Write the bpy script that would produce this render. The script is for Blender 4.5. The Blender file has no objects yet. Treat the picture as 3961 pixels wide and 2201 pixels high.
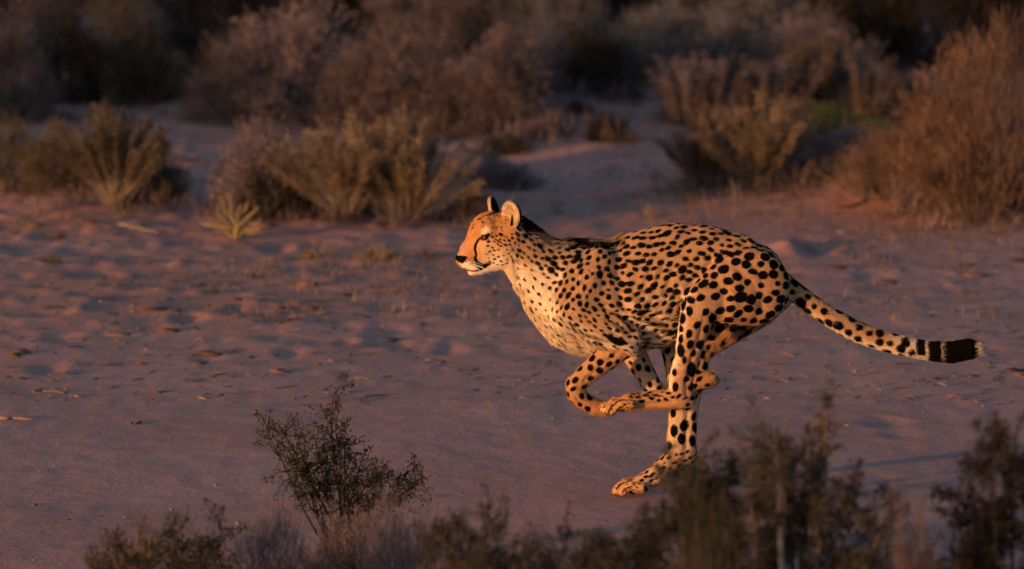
import bpy, math, random
import numpy as np
from mathutils import Vector, Matrix, kdtree

SC = bpy.context.scene
COL = SC.collection
R = math.radians

# ------------------------------------------------------------------ camera
SRC_W, SRC_H = 3961.0, 2201.0
HFOV = R(12.8)
FPX = SRC_W / 2 / math.tan(HFOV / 2)
PITCH = R(7.5)
DIST = 16.0
CAM_H = 2.876
cam_d = bpy.data.cameras.new('camera')
cam = bpy.data.objects.new('camera', cam_d); COL.objects.link(cam)
cam.location = (0, -DIST, CAM_H)
cam.rotation_euler = (R(90) - PITCH, 0, 0)
cam_d.sensor_width = 36; cam_d.lens = 18 / math.tan(HFOV / 2)
cam_d.clip_start = 0.1; cam_d.clip_end = 6000
cam_d.dof.use_dof = True
cam_d.dof.focus_distance = 16.05
cam_d.dof.aperture_fstop = 2.9
SC.camera = cam

# ------------------------------------------------------------------ sky, sun, exposure
SUN_EL, SUN_AZ = R(4.0), R(52)          # azimuth: left of the direction behind the camera
to_sun = Vector((-math.sin(SUN_AZ) * math.cos(SUN_EL), -math.cos(SUN_AZ) * math.cos(SUN_EL), math.sin(SUN_EL)))
W = bpy.data.worlds.new('World'); SC.world = W; W.use_nodes = True
wn = W.node_tree.nodes; wl = W.node_tree.links
sky = wn.new('ShaderNodeTexSky'); sky.sky_type = 'NISHITA'; sky.sun_disc = False
sky.sun_elevation = SUN_EL
sky.sun_rotation = math.atan2(to_sun.x, to_sun.y)
sky.ozone_density = 2.6; sky.air_density = 1.0; sky.dust_density = 2.0
bg = wn['Background']; wl.new(sky.outputs[0], bg.inputs[0]); bg.inputs[1].default_value = 0.15
sun_d = bpy.data.lights.new('sun', 'SUN'); sun_d.energy = 2.4; sun_d.angle = R(0.9); sun_d.color = (1.0, 0.48, 0.18)
sun = bpy.data.objects.new('sun', sun_d); COL.objects.link(sun)
sun.rotation_euler = to_sun.to_track_quat('Z', 'Y').to_euler()
vs = SC.view_settings
vs.view_transform = 'Standard'; vs.look = 'None'; vs.gamma = 1.0; vs.use_curve_mapping = False
vs.exposure = 1.08
SC.cycles.use_denoising = True
SC.cycles.max_bounces = 6; SC.cycles.diffuse_bounces = 3; SC.cycles.transmission_bounces = 3; SC.cycles.transparent_max_bounces = 4

# ------------------------------------------------------------------ maths
SP, CP = math.sin(PITCH), math.cos(PITCH)
K = SRC_W / 2575.0                       # reading scale of the survey coordinates
def ray(px, py):
    xc = (px - SRC_W / 2) / FPX; yc = -(py - SRC_H / 2) / FPX
    return np.array([xc, CP + yc * SP, -SP + yc * CP])
def at(px, py, Y):                       # point of the vertical plane at depth Y
    d = ray(px, py); t = (Y + DIST) / d[1]
    return np.array([d[0] * t, Y, CAM_H + d[2] * t])
def flat(px, py):                        # point of the ground plane
    d = ray(px, py); t = -CAM_H / d[2]
    return np.array([d[0] * t, -DIST + d[1] * t, 0.0])
def survey(P):                           # world points -> survey coordinates (3961 wide)
    x = P[:, 0]; y = P[:, 1] + DIST; z = P[:, 2] - CAM_H
    dep = y * CP - z * SP; up = y * SP + z * CP
    return SRC_W / 2 + FPX * x / dep, SRC_H / 2 - FPX * up / dep
PX = 1.0 / (FPX / 16.0)                  # metres per survey unit at the animal

def _h(ix, iy, iz, s):
    n = (ix.astype(np.int64) * 374761393 + iy.astype(np.int64) * 668265263 + iz.astype(np.int64) * 2147483647 + s * 974711) & 0xffffffff
    n = ((n ^ (n >> 13)) * 1274126177) & 0xffffffff
    n = ((n ^ (n >> 16)) * 2246822519) & 0xffffffff
    return ((n ^ (n >> 15)) & 0xffffff) / float(0xffffff)
def noise3(x, y, z, s=0):
    x = np.asarray(x, float); y = np.asarray(y, float) + 0 * x; z = np.asarray(z, float) + 0 * x
    ix = np.floor(x); iy = np.floor(y); iz = np.floor(z)
    fx, fy, fz = x - ix, y - iy, z - iz
    fx = fx * fx * (3 - 2 * fx); fy = fy * fy * (3 - 2 * fy); fz = fz * fz * (3 - 2 * fz)
    r = 0
    for a in (0, 1):
        for b in (0, 1):
            for c in (0, 1):
                w = (fx if a else 1 - fx) * (fy if b else 1 - fy) * (fz if c else 1 - fz)
                r = r + w * _h(ix + a, iy + b, iz + c, s)
    return r * 2 - 1
def noise2(x, y, s=0):
    x = np.asarray(x, float); y = np.asarray(y, float) + 0 * x
    ix = np.floor(x); iy = np.floor(y); fx, fy = x - ix, y - iy
    fx = fx * fx * (3 - 2 * fx); fy = fy * fy * (3 - 2 * fy)
    z = np.zeros_like(ix); r = 0
    for a in (0, 1):
        for b in (0, 1):
            r = r + (fx if a else 1 - fx) * (fy if b else 1 - fy) * _h(ix + a, iy + b, z, s)
    return r * 2 - 1
def sstep(a, b, x):
    t = np.clip((x - a) / (b - a), 0, 1); return t * t * (3 - 2 * t)

# ------------------------------------------------------------------ materials
def new_mat(name):
    m = bpy.data.materials.new(name); m.use_nodes = True
    n = m.node_tree.nodes; l = m.node_tree.links
    return m, n, l, n['Principled BSDF']
def plain(name, col, rough=0.8, spec=0.2):
    m, n, l, b = new_mat(name)
    b.inputs['Base Color'].default_value = (*col, 1); b.inputs['Roughness'].default_value = rough
    b.inputs['Specular IOR Level'].default_value = spec
    return m
def foliage_mat(name, cols, transl=0.25):
    m, n, l, b = new_mat(name)
    geo = n.new('ShaderNodeNewGeometry')
    tc = n.new('ShaderNodeTexCoord')
    nz = n.new('ShaderNodeTexNoise'); nz.inputs['Scale'].default_value = 3.5; nz.inputs['Detail'].default_value = 3
    l.new(tc.outputs['Object'], nz.inputs['Vector'])
    mx = n.new('ShaderNodeMath'); mx.operation = 'MULTIPLY_ADD'
    mx.inputs[1].default_value = 0.45
    l.new(geo.outputs['Random Per Island'], mx.inputs[0])
    ad = n.new('ShaderNodeMath'); ad.operation = 'MULTIPLY_ADD'; ad.inputs[1].default_value = 1.6; ad.inputs[2].default_value = -0.52
    l.new(nz.outputs['Fac'], ad.inputs[0]); l.new(ad.outputs[0], mx.inputs[2])
    cr = n.new('ShaderNodeValToRGB'); cr.color_ramp.interpolation = 'LINEAR'
    els = cr.color_ramp.elements
    while len(els) < len(cols): els.new(0.5)
    for i, c in enumerate(cols):
        els[i].position = i / (len(cols) - 1); els[i].color = (*c, 1)
    l.new(mx.outputs[0], cr.inputs[0])
    l.new(cr.outputs[0], b.inputs['Base Color'])
    b.inputs['Roughness'].default_value = 0.85; b.inputs['Specular IOR Level'].default_value = 0.1
    tr = n.new('ShaderNodeBsdfTranslucent'); l.new(cr.outputs[0], tr.inputs[0])
    ms = n.new('ShaderNodeMixShader'); ms.inputs[0].default_value = transl
    out = n['Material Output']
    l.new(b.outputs[0], ms.inputs[1]); l.new(tr.outputs[0], ms.inputs[2]); l.new(ms.outputs[0], out.inputs[0])
    return m

MF = {
    'brown':  foliage_mat('leaf_brown',  [(.06, .044, .043), (.14, .104, .10), (.24, .18, .172)]),
    'mauve':  foliage_mat('leaf_mauve',  [(.10, .075, .076), (.20, .15, .15), (.32, .245, .24)]),
    'grey':   foliage_mat('leaf_grey',   [(.075, .07, .076), (.16, .148, .152), (.26, .235, .23)]),
    'olive':  foliage_mat('leaf_olive',  [(.045, .035, .023), (.11, .084, .055), (.20, .15, .10)]),
    'dark':   foliage_mat('leaf_shade_dark',   [(.012, .011, .010), (.03, .025, .02), (.06, .045, .034)]),  # dark leaves; the shade of corners and gaps is coloured in
    'gold':   foliage_mat('leaf_gold',   [(.11, .078, .048), (.23, .165, .105), (.37, .27, .175)]),
    'rust':   foliage_mat('leaf_rust',   [(.075, .045, .032), (.16, .098, .068), (.27, .165, .115)]),
    'green':  foliage_mat('leaf_green',  [(.045, .062, .02), (.095, .12, .045), (.16, .185, .085)]),
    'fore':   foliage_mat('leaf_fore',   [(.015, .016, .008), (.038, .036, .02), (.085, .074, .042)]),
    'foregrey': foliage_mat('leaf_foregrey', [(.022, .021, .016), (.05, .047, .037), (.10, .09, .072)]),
    'straw':  foliage_mat('leaf_straw',  [(.14, .09, .06), (.26, .18, .12), (.40, .29, .20)]),
}
MW = {
    'pale':  plain('wood_pale', (.26, .20, .15)),
    'mid':   plain('wood_mid', (.13, .09, .065)),
    'dark':  plain('wood_dark', (.05, .036, .028)),
}

# ------------------------------------------------------------------ ground
MOUNDS = []      # (x, y, height, rx, ry)
DENTS = []       # (x, y, depth, rx, ry)
def G(dx, dy):                           # survey reading (2575 wide) -> ground point
    return flat(dx * K, dy * K)
for (dx, dy, h, rx, ry) in [(2410, 492, .24, .62, .9), (1850, 455, .10, .55, .9), (950, 520, .05, .7, 1.2), (300, 520, .07, .6, 1.0),
                            (1985, 628, .05, .10, .22), (1250, 330, .06, .8, .9), (2060, 430, .10, .6, .9), (1500, 400, .05, .5, .9)]:
    g = G(dx, dy); MOUNDS.append((g[0], g[1], h, rx, ry))
for (dx, dy, h, rx, ry) in [(468, 803, .022, .07, .16), (697, 806, .022, .08, .17), (733, 889, .02, .06, .15), (590, 783, .02, .07, .15),
                            (660, 788, .016, .06, .13), (2040, 622, .05, .09, .32), (1000, 865, .014, .05, .12), (870, 862, .014, .04, .1),
                            (1130, 880, .012, .06, .14), (520, 905, .012, .06, .13), (150, 850, .015, .07, .15), (330, 745, .018, .1, .2),
                            (2180, 690, .012, .1, .2), (2230, 1060, .012, .08, .12), (2260, 1090, .01, .07, .1), (1700, 1270, .012, .1, .12),
                            (120, 930, .014, .06, .14), (860, 660, .02, .06, .15), (700, 620, .02, .08, .2), (240, 690, .02, .1, .24)]:
    g = G(dx, dy); DENTS.append((g[0], g[1], h, rx, ry))
def hgt(x, y):
    x = np.asarray(x, float); y = np.asarray(y, float)
    rough = sstep(2.2, 5.0, y + 0.5 * noise2(x * .6, y * .3, 4)) 
    left = sstep(1.0, -1.5, x) * 0.7 + 0.45
    z = 0.05 * noise2(x * .33, y * .25, 1) * sstep(4, 11, y)
    z = z + rough * left * (0.004 * noise2(x * 1.9, y * 1.4, 2) + 0.0055 * noise2(x * 5.5, y * 4.2, 3) + 0.012 * np.maximum(0, noise2(x * 9, y * 6, 5) - .15) + 0.02 * np.maximum(0, noise2(x * 6, y * 4.5, 15) - .45))
    far = sstep(30, 17, y)
    z = z * far + 0.0035 * noise2(x * 3.0, y * 2.2, 6) + 0.0016 * noise2(x * 14, y * 9, 7)
    z = z + .40 * sstep(9.5, 21, y)
    for (mx, my, h, rx, ry) in MOUNDS:
        z = z + h * np.exp(-((x - mx) / rx) ** 2 - ((y - my) / ry) ** 2)
    for (mx, my, h, rx, ry) in DENTS:
        q = ((x - mx) / rx) ** 2 + ((y - my) / ry) ** 2
        z = z - .8 * h * np.exp(-q) + 0.12 * h * np.exp(-(np.sqrt(q) - 1.5) ** 2 * 3)
    # keep the landing paw at zero
    z = z * (1 - np.exp(-((x - .42) / .3) ** 2 - (y / .35) ** 2))
    return z
def gz(x, y): return float(hgt(np.array([x]), np.array([y]))[0])
def G2(dx, dy):                          # survey reading -> point on the uneven ground
    d = ray(dx * K, dy * K); t = -CAM_H / d[2]
    for _ in range(12): t += .6 * ((gz(d[0] * t, -DIST + d[1] * t) - CAM_H) / d[2] - t)
    return np.array([d[0] * t, -DIST + d[1] * t, 0.0])

def spaced(lo, hi, step, far, grow=1.35):
    a = list(np.arange(lo, hi + 1e-6, step))
    s = step; v = a[-1]
    while v < far: s *= grow; v += s; a.append(v)
    s = step; v = a[0]; pre = []
    while v > -far: s *= grow; v -= s; pre.append(v)
    return np.array(pre[::-1] + a)
gx = spaced(-4.2, 4.2, 0.02, 3000)
gy = spaced(-2.8, 15.0, 0.03, 3000, 1.12)
GX, GY = np.meshgrid(gx, gy)
GZ = hgt(GX, GY)
nx, ny = len(gx), len(gy)
gv = np.stack([GX.ravel(), GY.ravel(), GZ.ravel()], 1)
ii = (np.arange(ny - 1)[:, None] * nx + np.arange(nx - 1)[None, :]).ravel()
gf = np.stack([ii, ii + 1, ii + nx + 1, ii + nx], 1)
def np_mesh(name, v, f, smooth=True):
    me = bpy.data.meshes.new(name)
    v = np.asarray(v, np.float32); f = np.asarray(f, np.int32)
    k = f.shape[1]
    me.vertices.add(len(v)); me.vertices.foreach_set('co', v.ravel())
    me.loops.add(f.size); me.loops.foreach_set('vertex_index', f.ravel())
    me.polygons.add(len(f)); me.polygons.foreach_set('loop_start', np.arange(0, f.size, k, dtype=np.int32))
    me.polygons.foreach_set('loop_total', np.full(len(f), k, np.int32))
    me.update(calc_edges=True); me.validate()
    if smooth: me.polygons.foreach_set('use_smooth', np.ones(len(f), bool))
    return me
gme = np_mesh('ground', gv, gf)
red = np.zeros(len(gv))
for (dx, dy, rx, ry, a) in [(2230, 525, .42, 1.1, 1.0), (2330, 550, .55, .9, .85), (90, 570, .8, .5, .5), (1770, 520, .8, .8, .35), (900, 640, 1.2, .7, .35), (420, 720, 1.6, 1.8, .35), (1650, 560, 1.0, .6, .3)]:
    g = G(dx, dy); red = np.maximum(red, a * np.exp(-((gv[:, 0] - g[0]) / rx) ** 2 - ((gv[:, 1] - g[1]) / ry) ** 2))
at_ = gme.attributes.new('red_soil', 'FLOAT', 'POINT'); at_.data.foreach_set('value', red.astype(np.float32))
rough_a = sstep(2.0, 5.0, gv[:, 1]).astype(np.float32)
at_ = gme.attributes.new('rough_soil', 'FLOAT', 'POINT'); at_.data.foreach_set('value', rough_a)
ground = bpy.data.objects.new('ground', gme); COL.objects.link(ground); ground['kind'] = 'structure'
m, n, l, b = new_mat('sand')
tc = n.new('ShaderNodeTexCoord')
def tex(scale, detail, rough=.55, dist=0):
    t = n.new('ShaderNodeTexNoise'); t.inputs['Scale'].default_value = scale; t.inputs['Detail'].default_value = detail
    t.inputs['Roughness'].default_value = rough; t.inputs['Distortion'].default_value = dist
    l.new(tc.outputs['Object'], t.inputs['Vector']); return t
def mixc(fac, a, bcol, ty='MIX'):
    x = n.new('ShaderNodeMix'); x.data_type = 'RGBA'; x.blend_type = ty
    if isinstance(fac, float): x.inputs[0].default_value = fac
    else: l.new(fac, x.inputs[0])
    for s, v in ((6, a), (7, bcol)):
        if isinstance(v, tuple): x.inputs[s].default_value = (*v, 1)
        else: l.new(v, x.inputs[s])
    return x.outputs[2]
def rng(v, a, bb, c, d):
    x = n.new('ShaderNodeMapRange'); x.inputs[1].default_value = a; x.inputs[2].default_value = bb
    x.inputs[3].default_value = c; x.inputs[4].default_value = d; l.new(v, x.inputs[0]); return x.outputs[0]
t1 = tex(.9, 4); t2 = tex(6, 6, .65, .3); t3 = tex(45, 4, .7)
c = mixc(rng(t1.outputs['Fac'], .35, .65, 0, 1), (.405, .204, .157), (.48, .252, .195))
c = mixc(rng(t2.outputs['Fac'], .5, .72, 0, .55), c, (.29, .152, .12))
ra = n.new('ShaderNodeAttribute'); ra.attribute_name = 'rough_soil'
mm = n.new('ShaderNodeMath'); mm.operation = 'MULTIPLY'
l.new(rng(t3.outputs['Fac'], .54, .70, 0, .6), mm.inputs[0]); l.new(ra.outputs['Fac'], mm.inputs[1])
c = mixc(mm.outputs[0], c, (.13, .085, .07))
rd = n.new('ShaderNodeAttribute'); rd.attribute_name = 'red_soil'
c = mixc(rd.outputs['Fac'], c, (.42, .16, .075))
l.new(c, b.inputs['Base Color']); b.inputs['Roughness'].default_value = .95; b.inputs['Specular IOR Level'].default_value = .1
bp = n.new('ShaderNodeBump'); bp.inputs['Strength'].default_value = .5; bp.inputs['Distance'].default_value = .02
hs = n.new('ShaderNodeMath'); hs.operation = 'MULTIPLY_ADD'; hs.inputs[1].default_value = .35
l.new(t3.outputs['Fac'], hs.inputs[0]); l.new(t2.outputs['Fac'], hs.inputs[2])
l.new(hs.outputs[0], bp.inputs['Height']); l.new(bp.outputs[0], b.inputs['Normal'])
gme.materials.append(m)

# ------------------------------------------------------------------ object helpers
def thing(name, label, cat, loc=(0, 0, 0), group=None):
    o = bpy.data.objects.new(name, None); COL.objects.link(o); o.location = loc
    o.empty_display_size = .1
    o['label'] = label; o['category'] = cat
    if group: o['group'] = group
    return o
def part(name, me, mat, parent, kind=None):
    o = bpy.data.objects.new(name, me); COL.objects.link(o); o.parent = parent
    if mat is not None:
        if not me.materials: me.materials.append(mat)
        o.material_slots[0].link = 'OBJECT'; o.material_slots[0].material = mat
    if kind: o['kind'] = kind
    return o

# ------------------------------------------------------------------ cheetah
VOX = 0.004
# chain: name, smoothing, closed stations (px, py, depth, radius, half width), all in survey units except depth in metres
CH = []
def chain(name, k, pts): CH.append((name, k, pts))
chain('trunk', .03, [(2278, 1152, 0, 222, 150), (2340, 1157, 0, 217, 150), (2410, 1155, 0, 214, 142), (2510, 1118, 0, 230, 132), (2610, 1082, 0, 213, 122),
                     (2715, 1058, 0, 184, 118), (2810, 1062, 0, 166, 118), (2890, 1086, 0, 152, 112), (2960, 1118, 0, 105, 92)])
chain('neck', .045, [(1985, 930, 0, 96, 82), (2052, 1000, 0, 106, 88), (2105, 1050, 0, 128, 102), (2165, 1098, 0, 160, 122), (2230, 1130, 0, 190, 138)])
chain('cranium', .02, [(1898, 904, 0, 86, 80), (1955, 915, 0, 98, 84)])
chain('muzzle', .022, [(1862, 948, 0, 66, 62), (1828, 975, 0, 52, 50), (1802, 999, 0, 36, 42), (1791, 1001, 0, 29, 36)])
chain('jaw', .012, [(1828, 1046, 0, 20, 26), (1862, 1036, 0, 25, 34), (1912, 1000, 0, 48, 62), (1950, 985, 0, 60, 74)])
for s in (-1, 1):
    chain('cheek', .02, [(1900, 962, s * .034, 58, 40), (1940, 965, s * .036, 62, 42)])
    chain('lip', .010, [(1800, 1020, s * .018, 20, 18), (1836, 1026, s * .026, 22, 18)])
    chain('brow', .012, [(1850, 893, s * .042, 26, 20), (1885, 880, s * .052, 26, 20)])
# near fore leg
chain('arm_near', .03, [(2318, 1020, -.078, 62, 36), (2258, 1118, -.102, 84, 46), (2215, 1205, -.112, 88, 50)])
chain('arm_near', .014, [(2215, 1212, -.112, 86, 50), (2310, 1268, -.118, 76, 48), (2418, 1312, -.112, 66, 42)])
chain('fore_near', .012, [(2412, 1318, -.105, 58, 46), (2372, 1362, -.105, 53, 42), (2320, 1404, -.10, 45, 38), (2266, 1450, -.095, 39, 33), (2228, 1488, -.09, 40, 36),
                          (2230, 1522, -.085, 37, 34), (2262, 1554, -.078, 33, 33), (2302, 1574, -.07, 33, 36), (2338, 1582, -.065, 28, 36)])
# far fore leg
chain('fore_far', .014, [(2400, 1290, .095, 66, 46), (2448, 1360, .095, 50, 40), (2482, 1422, .09, 41, 34), (2522, 1492, .085, 36, 32), (2566, 1545, .08, 35, 32),
                         (2612, 1556, .075, 33, 32), (2660, 1515, .07, 32, 32), (2702, 1478, .065, 35, 36), (2738, 1468, .065, 33, 36), (2758, 1470, .065, 22, 28)])
# near hind leg
chain('thigh_near', .010, [(2905, 1112, -.075, 150, 62), (2850, 1122, -.09, 138, 62), (2790, 1136, -.10, 118, 58), (2716, 1166, -.115, 80, 50)])
chain('shank_near', .010, [(2716, 1166, -.115, 80, 50), (2692, 1240, -.12, 63, 46), (2671, 1320, -.12, 53, 40), (2652, 1400, -.115, 46, 34), (2634, 1470, -.11, 46, 33), (2634, 1528, -.105, 46, 33)])
chain('foot_near', .010, [(2634, 1530, -.105, 45, 33), (2600, 1542, -.105, 40, 34), (2550, 1546, -.105, 38, 33), (2482, 1552, -.11, 36, 33), (2432, 1558, -.115, 36, 44), (2408, 1564, -.118, 28, 44)])
# far hind leg
chain('thigh_far', .014, [(2890, 1125, .075, 148, 60), (2790, 1200, .09, 135, 58), (2690, 1285, .10, 112, 52), (2652, 1345, .10, 92, 46)])
chain('shank_far', .012, [(2652, 1345, .10, 92, 46), (2656, 1410, .10, 86, 44), (2650, 1490, .095, 68, 40), (2645, 1570, .09, 58, 36), (2640, 1640, .085, 56, 34), (2636, 1700, .08, 58, 34), (2640, 1752, .075, 52, 34)])
chain('foot_far', .012, [(2642, 1755, .075, 50, 34), (2590, 1795, .07, 44, 36), (2520, 1848, .065, 38, 34), (2476, 1874, .058, 35, 42), (2452, 1884, .058, 27, 44)])
chain('tail', .016, [(2985, 1085, 0, 60, 50), (3040, 1108, 0, 41, 38), (3065, 1121, 0, 37, 36), (3130, 1172, 0, 36, 36), (3220, 1231, 0, 37, 37), (3300, 1277, 0, 38, 38), (3364, 1302, 0, 38, 38), (3449, 1327, 0, 37, 37),
                     (3534, 1346, 0, 36, 36), (3602, 1358, 0, 36, 36), (3682, 1362, 0, 39, 39), (3745, 1351, 0, 37, 37), (3776, 1350, 0, 27, 27)])
chain('joint', .012, [(2438, 1338, -.112, 26, 24), (2418, 1352, -.112, 30, 26)])
chain('joint', .010, [(2668, 1552, -.104, 22, 20), (2640, 1552, -.104, 26, 24)])
chain('joint', .010, [(2252, 1496, -.085, 14, 14), (2236, 1500, -.088, 16, 16)])
chain('joint', .012, [(2678, 1768, .074, 18, 18), (2650, 1765, .074, 26, 24)])
chain('hip_bone', .02, [(2895, 948, -.03, 22, 20), (2925, 985, -.03, 24, 20)])
chain('spine', .02, [(2330, 962, 0, 20, 20), (2440, 940, 0, 24, 22), (2540, 902, 0, 24, 22), (2620, 890, 0, 22, 22), (2760, 906, 0, 22, 22), (2890, 944, 0, 20, 20)])
def toe(name, pts, k=.0025): chain(name, k, [(a, b_, d, r, r * .82) for (a, b_, d, r) in pts])
for q, (dx_, dy_) in enumerate(((22, 12), (2, 4), (-4, 0), (10, -6))):
    dp = .022 + .0245 * q
    toe('toe_foot_far', [(2462 + dx_, 1872 + dy_, dp, 18), (2420 + dx_, 1868 + dy_, dp, 18), (2396 + dx_, 1886 + dy_ * .6, dp, 16.5), (2384 + dx_, 1900 + dy_ * .3, dp, 14)])
for q, (dx_, dy_) in enumerate(((34, 4), (12, 4), (0, 0), (8, -8))):
    dp = -.156 + .0235 * q
    toe('toe_foot_near', [(2408 + dx_, 1562 + dy_, dp, 17), (2370 + dx_, 1560 + dy_, dp, 18), (2350 + dx_, 1574 + dy_, dp, 16), (2338 + dx_, 1584 + dy_, dp, 12)])
for (px_, py_, dep, r) in [(2342, 1572, -.095, 19), (2350, 1586, -.075, 19), (2350, 1588, -.05, 18), (2342, 1580, -.03, 16)]:
    toe('toe_fore_near', [(px_, py_, dep, r), (px_ + 16, py_ + 6, dep, r * .82)])
for (px_, py_, dep, r) in [(2752, 1462, .045, 16), (2758, 1474, .06, 16), (2754, 1476, .08, 16)]:
    toe('toe_fore_far', [(px_, py_, dep, r), (px_ + 14, py_, dep, r * .82)])

lo = np.array([at(1735, 1000, 0)[0], -.22, -.01]); hi = np.array([at(3830, 1000, 0)[0], .22, at(2000, 735, 0)[2]])
N = np.ceil((hi - lo) / VOX).astype(int) + 1
F = np.full(N, .06, np.float32); BEST = np.full(N, .06, np.float32); SEG = np.zeros(N, np.int16)
segs = []
def axes_in(a0, a1):
    i0 = np.clip(np.floor((a0 - lo) / VOX).astype(int), 0, N - 1); i1 = np.clip(np.ceil((a1 - lo) / VOX).astype(int) + 1, 1, N)
    sl = tuple(slice(i0[q], i1[q]) for q in range(3))
    g = [lo[q] + VOX * np.arange(i0[q], i1[q]) for q in range(3)]
    return sl, g[0][:, None, None], g[1][None, :, None], g[2][None, None, :]
def smin(a, b, k):
    h = np.maximum(k - np.abs(a - b), 0) / k
    return np.minimum(a, b) - h * h * k * .25
for ci, (name, k, pts) in enumerate(CH):
    P = [at(p[0], p[1], p[2]) for p in pts]; rr = [p[3] * PX for p in pts]; ww = [p[4] * PX for p in pts]
    mg = max(k, .015) + .01
    allp = np.array(P); rm = max(max(rr), max(ww))
    sl0, X0, Y0, Z0 = axes_in(allp.min(0) - rm - mg, allp.max(0) + rm + mg)
    D = np.full((X0.shape[0], Y0.shape[1], Z0.shape[2]), .06, np.float32); S = np.zeros(D.shape, np.int16)
    for j in range(len(P) - 1):
        A, B = P[j], P[j + 1]; r0, r1, w0, w1 = rr[j], rr[j + 1], ww[j], ww[j + 1]
        AB = B - A; L2 = AB[0] ** 2 + AB[2] ** 2
        t = np.clip(((X0 - A[0]) * AB[0] + (Z0 - A[2]) * AB[2]) / L2, 0, 1)
        r = r0 + (r1 - r0) * t; w = w0 + (w1 - w0) * t
        du2 = (X0 - A[0] - AB[0] * t) ** 2 + (Z0 - A[2] - AB[2] * t) ** 2
        dy = (Y0 - A[1] - AB[1] * t)
        q = np.sqrt(du2 / r ** 2 + dy ** 2 / w ** 2 + 1e-9)
        g = np.sqrt(du2 / r ** 4 + dy ** 2 / w ** 4 + 1e-9) + 1e-6
        d = (q - 1) * q / g
        segs.append((ci, (AB / np.linalg.norm(AB))))
        mk = d < D
        S[mk] = len(segs) - 1
        D = np.minimum(D, d).astype(np.float32)
    F[sl0] = smin(F[sl0], D, k)
    bb = BEST[sl0]; mk = D < bb; bb[mk] = D[mk]; SEG[sl0][mk] = S[mk]
# ears: cupped flaps
EARS = []
def ear(cx, cy, dep, up, face, hgt_, wid, thk):
    global segs
    c = at(cx, cy, dep); up = np.array(up, float); up /= np.linalg.norm(up)
    f = np.array(face, float); f -= up * f.dot(up); f /= np.linalg.norm(f); sd = np.cross(up, f)
    a, bq, cq = hgt_ * PX, wid * PX, thk * PX
    sl, X, Y, Z = axes_in(c - a - .03, c + a + .03)
    def loc(p):
        dx, dy, dz = X - p[0], Y - p[1], Z - p[2]
        return dx * up[0] + dy * up[1] + dz * up[2], dx * sd[0] + dy * sd[1] + dz * sd[2], dx * f[0] + dy * f[1] + dz * f[2]
    def ell(p, r0, r1, r2):
        u, s, w = loc(p); q = np.sqrt((u / r0) ** 2 + (s / r1) ** 2 + (w / r2) ** 2 + 1e-9)
        g = np.sqrt((u / r0 ** 2) ** 2 + (s / r1 ** 2) ** 2 + (w / r2 ** 2) ** 2) + 1e-6
        return (q - 1) * q / g
    D = ell(c, a, bq, cq)
    cut = ell(c + f * cq * .95 + up * a * .05, a * .72, bq * .68, cq * 1.15)
    D = -smin(-D, cut, .006)
    segs.append((len(CH) + len(EARS), up)); EARS.append((c, up, f, sd))
    F[sl] = smin(F[sl], D, .012)
    bb = BEST[sl]; mk = D < bb; bb[mk] = D[mk]; SEG[sl][mk] = len(segs) - 1
    return
ear(1979, 830, -.056, (.05, -.28, 1), (-.66, -.74, .1), 52, 50, 17)
ear(1908, 806, .050, (-.22, .12, 1), (-.80, .35, .2), 44, 32, 15)

# surface nets
def surface_nets(F):
    s = F < 0
    c = np.zeros(np.array(F.shape) - 1, np.int8)
    for a in (0, 1):
        for b_ in (0, 1):
            for d in (0, 1):
                c += s[a:F.shape[0] - 1 + a, b_:F.shape[1] - 1 + b_, d:F.shape[2] - 1 + d]
    act = np.argwhere((c > 0) & (c < 8))
    idx = np.full(c.shape, -1, np.int32); idx[tuple(act.T)] = np.arange(len(act))
    acc = np.zeros((len(act), 3)); cnt = np.zeros(len(act))
    corners = [(a, b_, d) for a in (0, 1) for b_ in (0, 1) for d in (0, 1)]
    val = {k_: F[act[:, 0] + k_[0], act[:, 1] + k_[1], act[:, 2] + k_[2]] for k_ in corners}
    for p in corners:
        for ax in range(3):
            if p[ax] == 0:
                q = list(p); q[ax] = 1; q = tuple(q)
                v0, v1 = val[p], val[q]; mk = (v0 < 0) != (v1 < 0)
                t = v0[mk] / (v0[mk] - v1[mk])
                pos = np.tile(np.array(p, float), (mk.sum(), 1)); pos[:, ax] = t
                acc[mk] += pos; cnt[mk] += 1
    V = act + acc / cnt[:, None]
    faces = []
    for ax in range(3):
        u, v = (ax + 1) % 3, (ax + 2) % 3
        s0 = [slice(1, -1)] * 3; s1 = [slice(1, -1)] * 3
        s0[ax] = slice(0, -1); s1[ax] = slice(1, None)
        a, b_ = s[tuple(s0)], s[tuple(s1)]
        for flip, mk in ((False, a & ~b_), (True, ~a & b_)):
            e = np.argwhere(mk)
            if not len(e): continue
            off = np.ones(3, int); off[ax] = 0
            e = e + off
            q = []
            for du, dv in ((0, 0), (-1, 0), (-1, -1), (0, -1)):
                o_ = e.copy(); o_[:, u] += du; o_[:, v] += dv
                q.append(idx[o_[:, 0], o_[:, 1], o_[:, 2]])
            q = np.stack(q, 1)
            faces.append(q[:, ::-1] if flip else q)
    return V, np.concatenate(faces), act
V, FC, ACT = surface_nets(F)
segv = SEG[tuple(ACT.T)]
V = lo + V * VOX
E = np.concatenate([FC[:, [0, 1]], FC[:, [1, 2]], FC[:, [2, 3]], FC[:, [3, 0]]])
def vnormals(V):
    fn = np.cross(V[FC[:, 2]] - V[FC[:, 0]], V[FC[:, 3]] - V[FC[:, 1]])
    nn = np.zeros_like(V)
    for q in range(4): 
        for ax in range(3): nn[:, ax] += np.bincount(FC[:, q], fn[:, ax], len(V))
    return nn / (np.linalg.norm(nn, axis=1)[:, None] + 1e-12)
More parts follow.
